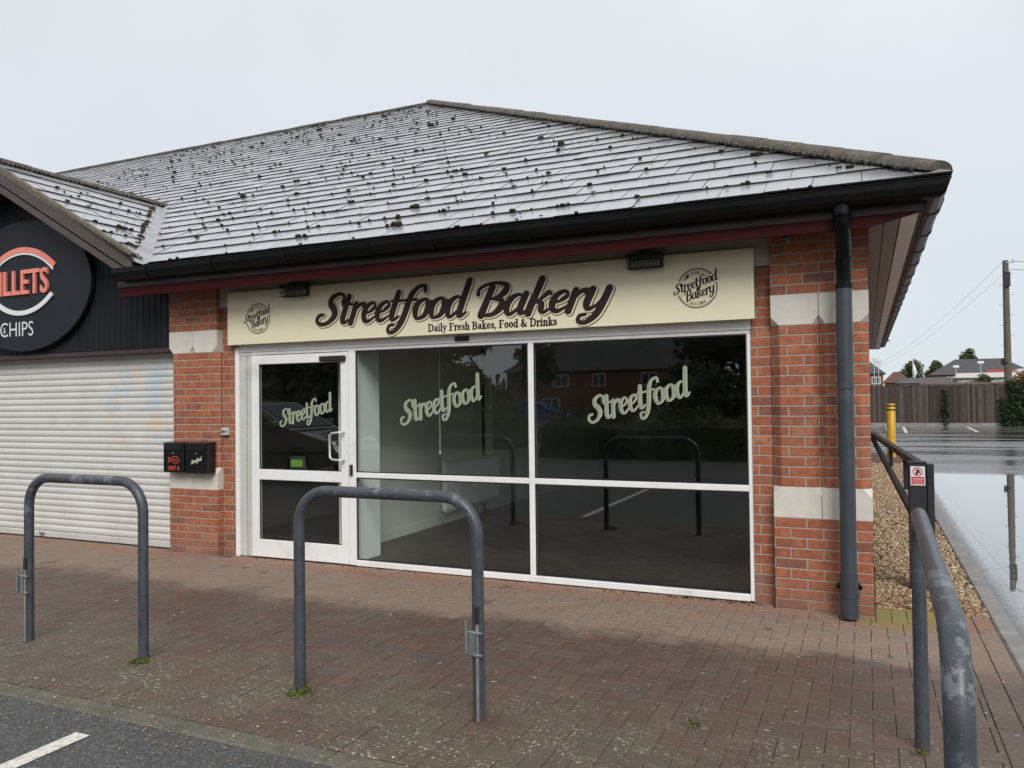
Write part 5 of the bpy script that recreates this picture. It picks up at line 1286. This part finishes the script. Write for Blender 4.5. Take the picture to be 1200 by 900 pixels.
# ================================================================== ACROSS THE STREET (seen mirrored in the shop glass)
def hedge(label, x0, x1, y, w, hgt, n):
    r = empty('hedge', ((x0 + x1) / 2, y, 0), label, 'hedge')
    m = MB(); k = 10; rings = []
    for i in range(k + 1):
        x = x0 + .2 + (x1 - x0 - .4) * i / k; hh = hgt * (.82 + .06 * math.sin(i * 1.9)); ww = w * .40
        rings.append([(x, y - ww, -.1), (x, y - ww, hh * .8), (x, y - ww * .5, hh), (x, y + ww * .5, hh), (x, y + ww, hh * .8), (x, y + ww, -.1)])
    m.loft(rings); m.build('branch_core', 'leaf', r)
    u = RNG.random(n); a = RNG.random(n) * PI; bump = 1 + .10 * np.sin(u * 23) + .06 * np.sin(u * 61 + 2)
    X = x0 + (x1 - x0) * u; Y = y + np.cos(a) * w / 2 * (.85 + .25 * RNG.random(n)); Z = np.minimum(1, .25 + np.sin(a) * 1.0) * hgt * bump * (.25 + .80 * RNG.random(n) ** .5)
    V, F, T = leaf_cards(np.stack([X, Y, Z], 1), .055, np.clip(.5 + .22 * RNG.standard_normal(n) + .15 * np.sin(u * 30), 0, 1))
    mesh_np('foliage', V, F, T, 'leaf', parent=r)
hedge('low clipped hedge across the forecourt, nearest the shop corner', -8.4, 3.0, -14.4, 1.8, 1.15, 9000)
hedge('low rounded hedge across the forecourt, facing the shop door', -17.5, -10.2, -17.4, 2.0, 1.25, 6500)
tree('large dense dark tree across the forecourt, facing the shop door', -24.2, -20.5, 7.6, 4.8, .3, 'leaf', 16000, .17, 3.0, lobes=24)
tree('wide dark tree across the forecourt, between the two others facing the left window', -19.4, -22.4, 7.2, 4.2, .3, 'leaf', 15000, .17, 2.9, lobes=24)
tree('dense dark tree across the forecourt, beside the facing hedge', -15.6, -21.6, 6.4, 3.0, .25, 'leaf', 13000, .16, 2.6, lobes=22)
tree('leafy dark tree across the forecourt, facing the corner pillar', -3.7, -20.8, 7.2, 3.2, .25, 'leaf', 14000, .16, 3.0, lobes=22)
tree('small round tree by the brick houses across the road', -23.6, -50, 6.0, 2.2, .15, 'leaf', 3000, .2, 4)
house('house', 'brick terrace with grey hipped roof and white windows across the road', -21.5, -66, 19.0, 9, 4.1, 3.0, 3.5, 'brick_far', 'roof_far', [(-4.0, 2.6, 1.5, 1.15), (-.4, 2.6, 1.3, 1.15), (4.2, 2.6, 1.4, 1.15), (-7.5, 2.6, 1.4, 1.15), (7.4, 2.6, 1.4, 1.15), (-5.0, .3, 1.6, 1.3), (0.5, .3, 1.6, 1.3), (5.0, .3, 1.6, 1.3)], chim=((-6.1, 0), (3.0, 0)), front=1)
house('house', 'second brick terrace with brown roof further right across the road', 4.5, -68, 20.0, 9, 4.4, 3.2, 3.5, 'brick_far', 'roof_brown', [(-6.0, 2.8, 1.5, 1.15), (-2, 2.8, 1.3, 1.15), (2.2, 2.8, 1.4, 1.15), (6.5, 2.8, 1.4, 1.15)], chim=((-5, 0), (5.0, 0)), front=1)
house('house', 'third brick terrace with grey roof further left across the road', -60, -64, 20.0, 9, 4.4, 3.2, 3.5, 'brick_far', 'roof_far', [(-6.0, 2.8, 1.5, 1.15), (-2, 2.8, 1.3, 1.15), (2.2, 2.8, 1.4, 1.15), (6.5, 2.8, 1.4, 1.15)], chim=((-5, 0), (5.0, 0)), front=1)
def car(loc, rz, paint, label, Lc=4.25, Hc=1.48, Wc=1.76):
    """hatchback, nose towards +x, modelled at the origin then moved"""
    r = empty('parked_car', (0, 0, 0), label, 'car')
    k = Lc / 4.25; q = Hc / 1.48
    low = [(-2.08, .32), (-2.12, .55), (-2.06, .92), (-1.6, .98), (.75, .96), (1.45, .86), (1.98, .72), (2.10, .52), (2.08, .30), (1.7, .24), (-1.8, .24)]
    m = MB(); rings = []
    for y, s_, dz in ((-.5, .93, .015), (-.46, .985, .0), (-.40, 1, 0), (.40, 1, 0), (.46, .985, 0), (.5, .93, .015)):
        rings.append([(x * k * s_, y * Wc, (z + (dz if z > .5 else 0)) * q) for x, z in low])
    m.loft(rings, True, True)
    gh = [(-1.98, .94), (-1.72, 1.34), (-1.35, 1.455), (-.2, 1.48), (.25, 1.42), (1.12, .92)]
    rings = []
    for t_ in range(2):
        pass
    roof_ = [[(x * k, y * Wc * (.47 - .085 * max(0, (z - .94) / .54)) / .5, z * q) for x, z in gh] for y in (-.5, .5)]
    m.loft(roof_, True, True); m.build('body', paint, r)
    m = MB()
    for sgn in (-1, 1):
        def yy(z): return sgn * (Wc * (.47 - .085 * max(0, (z - .94) / .54)) + .006)
        for poly in ([(-1.72, 1.0), (-1.52, 1.32), (-.98, 1.38), (-.98, .99)], [(-.92, .99), (-.92, 1.385), (-.22, 1.40), (-.05, 1.385), (-.05, .985)], [(.01, .985), (.01, 1.37), (.20, 1.35), (.86, .975)]):
            m.add([(x * k, yy(z), z * q) for x, z in poly], [tuple(range(len(poly)))])
    def cross(xa, za, xb, zb, off):
        ya = Wc * (.47 - .085 * max(0, (za - .94) / .54)) - .08; yb = Wc * (.47 - .085 * max(0, (zb - .94) / .54)) - .08
        m.add([(xa * k + off, -ya, za * q + .006), (xa * k + off, ya, za * q + .006), (xb * k + off, yb, zb * q + .006), (xb * k + off, -yb, zb * q + .006)], [(0, 1, 2, 3)])
    cross(1.06, .96, .29, 1.40, .008); cross(-1.95, .99, -1.73, 1.33, -.008)
    m.build('windows', 'car_glass', r)
    for sx in (-1.28, 1.32):
        for sgn in (-1, 1):
            m = MB(); yw = sgn * (Wc / 2 - .10); m.tube([(sx * k, yw - .10, .31), (sx * k, yw - .08, .31), (sx * k, yw + .08, .31), (sx * k, yw + .105, .31)], [.28, .31, .31, .28], 20); wv = m.build('wheel', 'tyre', r)
            m = MB(); m.tube([(sx * k, yw + sgn * .106, .31), (sx * k, yw + sgn * .112, .31)], [.20, .17], 14); m.build('rim', 'steel', wv)
            m = MB(); ringy = []
            A = [PI * t_ / 12 for t_ in range(13)]
            m.loft([[(sx * k + math.cos(a) * rr, sgn * (Wc / 2 + .002), .31 + math.sin(a) * rr) for rr in (.335, .375)] for a in A], closed=False, caps=False); m.build('wheel_arch', 'gasket', r)
    for sgn in (-1, 1):
        m = MB(); m.box(1.80 * k, 2.06 * k, sgn * .52 - .18, sgn * .52 + .18, .62 * q, .74 * q, .04); m.build('headlight', 'lamp_lens', r)
        m = MB(); m.box(-2.10 * k, -1.98 * k, sgn * .66 - .12, sgn * .66 + .12, .68 * q, .92 * q, .03); m.build('tail_light', 'tail_red', r)
        m = MB(); m.box(.72 * k, .90 * k, sgn * (Wc / 2 + .0) - .0, sgn * (Wc / 2 + .18), .96 * q, 1.09 * q, .03); m.build('door_mirror', paint, r)
        m = MB(); m.box(-1.9 * k, 1.9 * k, sgn * (Wc / 2 + .004), sgn * (Wc / 2 + .012), .50 * q, .53 * q); m.build('side_moulding', 'gasket', r)
    r.location = loc; r.rotation_euler = (0, 0, rz); return r
car((-17.6, -36.2, -.02), R(-10), 'car_blue', 'bright blue hatchback on the road across the forecourt, mirrored in the shop glass')
car((-11.75, -6.9, -.005), R(-4), 'car_grey', 'dark grey green car parked across the forecourt, mirrored in the shop door', 4.7, 1.62, 1.82)
o = MB(); o.tube([(-5.1, -24.2, -.1), (-5.1, -24.2, 1.05)], .14, 14); o = o.build('bollard', 'yellow_paint'); tag(o, 'yellow bollard on the far verge across the forecourt, by the leafy tree', 'bollard')
mbk = MB(); mbk.tube([(-5.1, -24.2, .8), (-5.1, -24.2, .9)], .142, 14); mbk.build('band', 'gasket', o)

# ================================================================== WORLD, SUN, CAMERA
wd = bpy.data.worlds.new('World'); S.world = wd; wd.use_nodes = True
nt = wd.node_tree; nt.nodes.clear()
EL, AZ = R(41), R(150)                                    # sun behind the photographer, veiled by cloud
sky = nt.nodes.new('ShaderNodeTexSky'); sky.sky_type = 'NISHITA'; sky.sun_disc = False; sky.sun_elevation = EL; sky.sun_rotation = AZ
tc = nt.nodes.new('ShaderNodeTexCoord'); sp = nt.nodes.new('ShaderNodeSeparateXYZ'); nt.links.new(tc.outputs['Generated'], sp.inputs[0])
cr = nt.nodes.new('ShaderNodeValToRGB'); e = cr.color_ramp.elements
e[0].position = 0.0; e[0].color = (6.3, 6.95, 7.45, 1); e[1].position = .55; e[1].color = (7.35, 7.55, 7.95, 1)
nt.links.new(sp.outputs['Z'], cr.inputs[0])
no = nt.nodes.new('ShaderNodeTexNoise'); no.inputs['Scale'].default_value = 1.6; no.inputs['Detail'].default_value = 5; nt.links.new(tc.outputs['Generated'], no.inputs['Vector'])
mr_ = nt.nodes.new('ShaderNodeMapRange'); mr_.inputs[3].default_value = .86; mr_.inputs[4].default_value = 1.13; nt.links.new(no.outputs['Fac'], mr_.inputs[0])
vm = nt.nodes.new('ShaderNodeVectorMath'); vm.operation = 'SCALE'; nt.links.new(cr.outputs[0], vm.inputs[0]); nt.links.new(mr_.outputs[0], vm.inputs['Scale'])
mx = nt.nodes.new('ShaderNodeMix'); mx.data_type = 'RGBA'; mx.inputs[0].default_value = .94
nt.links.new(sky.outputs[0], mx.inputs[6]); nt.links.new(vm.outputs[0], mx.inputs[7])
bg = nt.nodes.new('ShaderNodeBackground'); bg.inputs['Strength'].default_value = .066
ow = nt.nodes.new('ShaderNodeOutputWorld'); nt.links.new(mx.outputs[2], bg.inputs[0]); nt.links.new(bg.outputs[0], ow.inputs[0])
sl = bpy.data.lights.new('sun', 'SUN'); sl.energy = 1.5; sl.angle = R(30); sl.color = (1.0, .97, .93)
so_ = bpy.data.objects.new('sun', sl); COL.objects.link(so_)
sd = Vector((math.sin(AZ) * math.cos(EL), math.cos(AZ) * math.cos(EL), math.sin(EL)))   # towards the sun
so_.rotation_euler = sd.to_track_quat('Z', 'Y').to_euler(); so_.location = (-4, -8, 12)
cam = bpy.data.cameras.new('camera'); co = bpy.data.objects.new('camera', cam); COL.objects.link(co)
cam.sensor_width = 36; cam.lens = 924.67 * 36 / 1200; cam.clip_end = 2000; cam.clip_start = .02
yaw, pit, rol = .4216, .0187, -.01214
cy, sy, cp, sp_ = math.cos(yaw), math.sin(yaw), math.cos(pit), math.sin(pit)
fw = Vector((-sy * cp, cy * cp, sp_)); r0 = Vector((cy, sy, 0)); u0 = r0.cross(fw)
rr = r0 * math.cos(rol) + u0 * math.sin(rol); uu = -r0 * math.sin(rol) + u0 * math.cos(rol)
co.matrix_world = Matrix(((rr.x, uu.x, -fw.x, 0), (rr.y, uu.y, -fw.y, -6.1765), (rr.z, uu.z, -fw.z, 1.5768), (0, 0, 0, 1)))
S.camera = co
S.view_settings.view_transform = 'Standard'; S.view_settings.look = 'None'; S.view_settings.exposure = 0.76; S.view_settings.gamma = 1.0
S.render.engine = 'CYCLES'
try:
    S.cycles.use_denoising = True; S.cycles.denoiser = 'OPENIMAGEDENOISE'
except Exception: pass
S.cycles.max_bounces = 10; S.cycles.diffuse_bounces = 6; S.cycles.transparent_max_bounces = 16; S.cycles.caustics_reflective = False; S.cycles.caustics_refractive = False
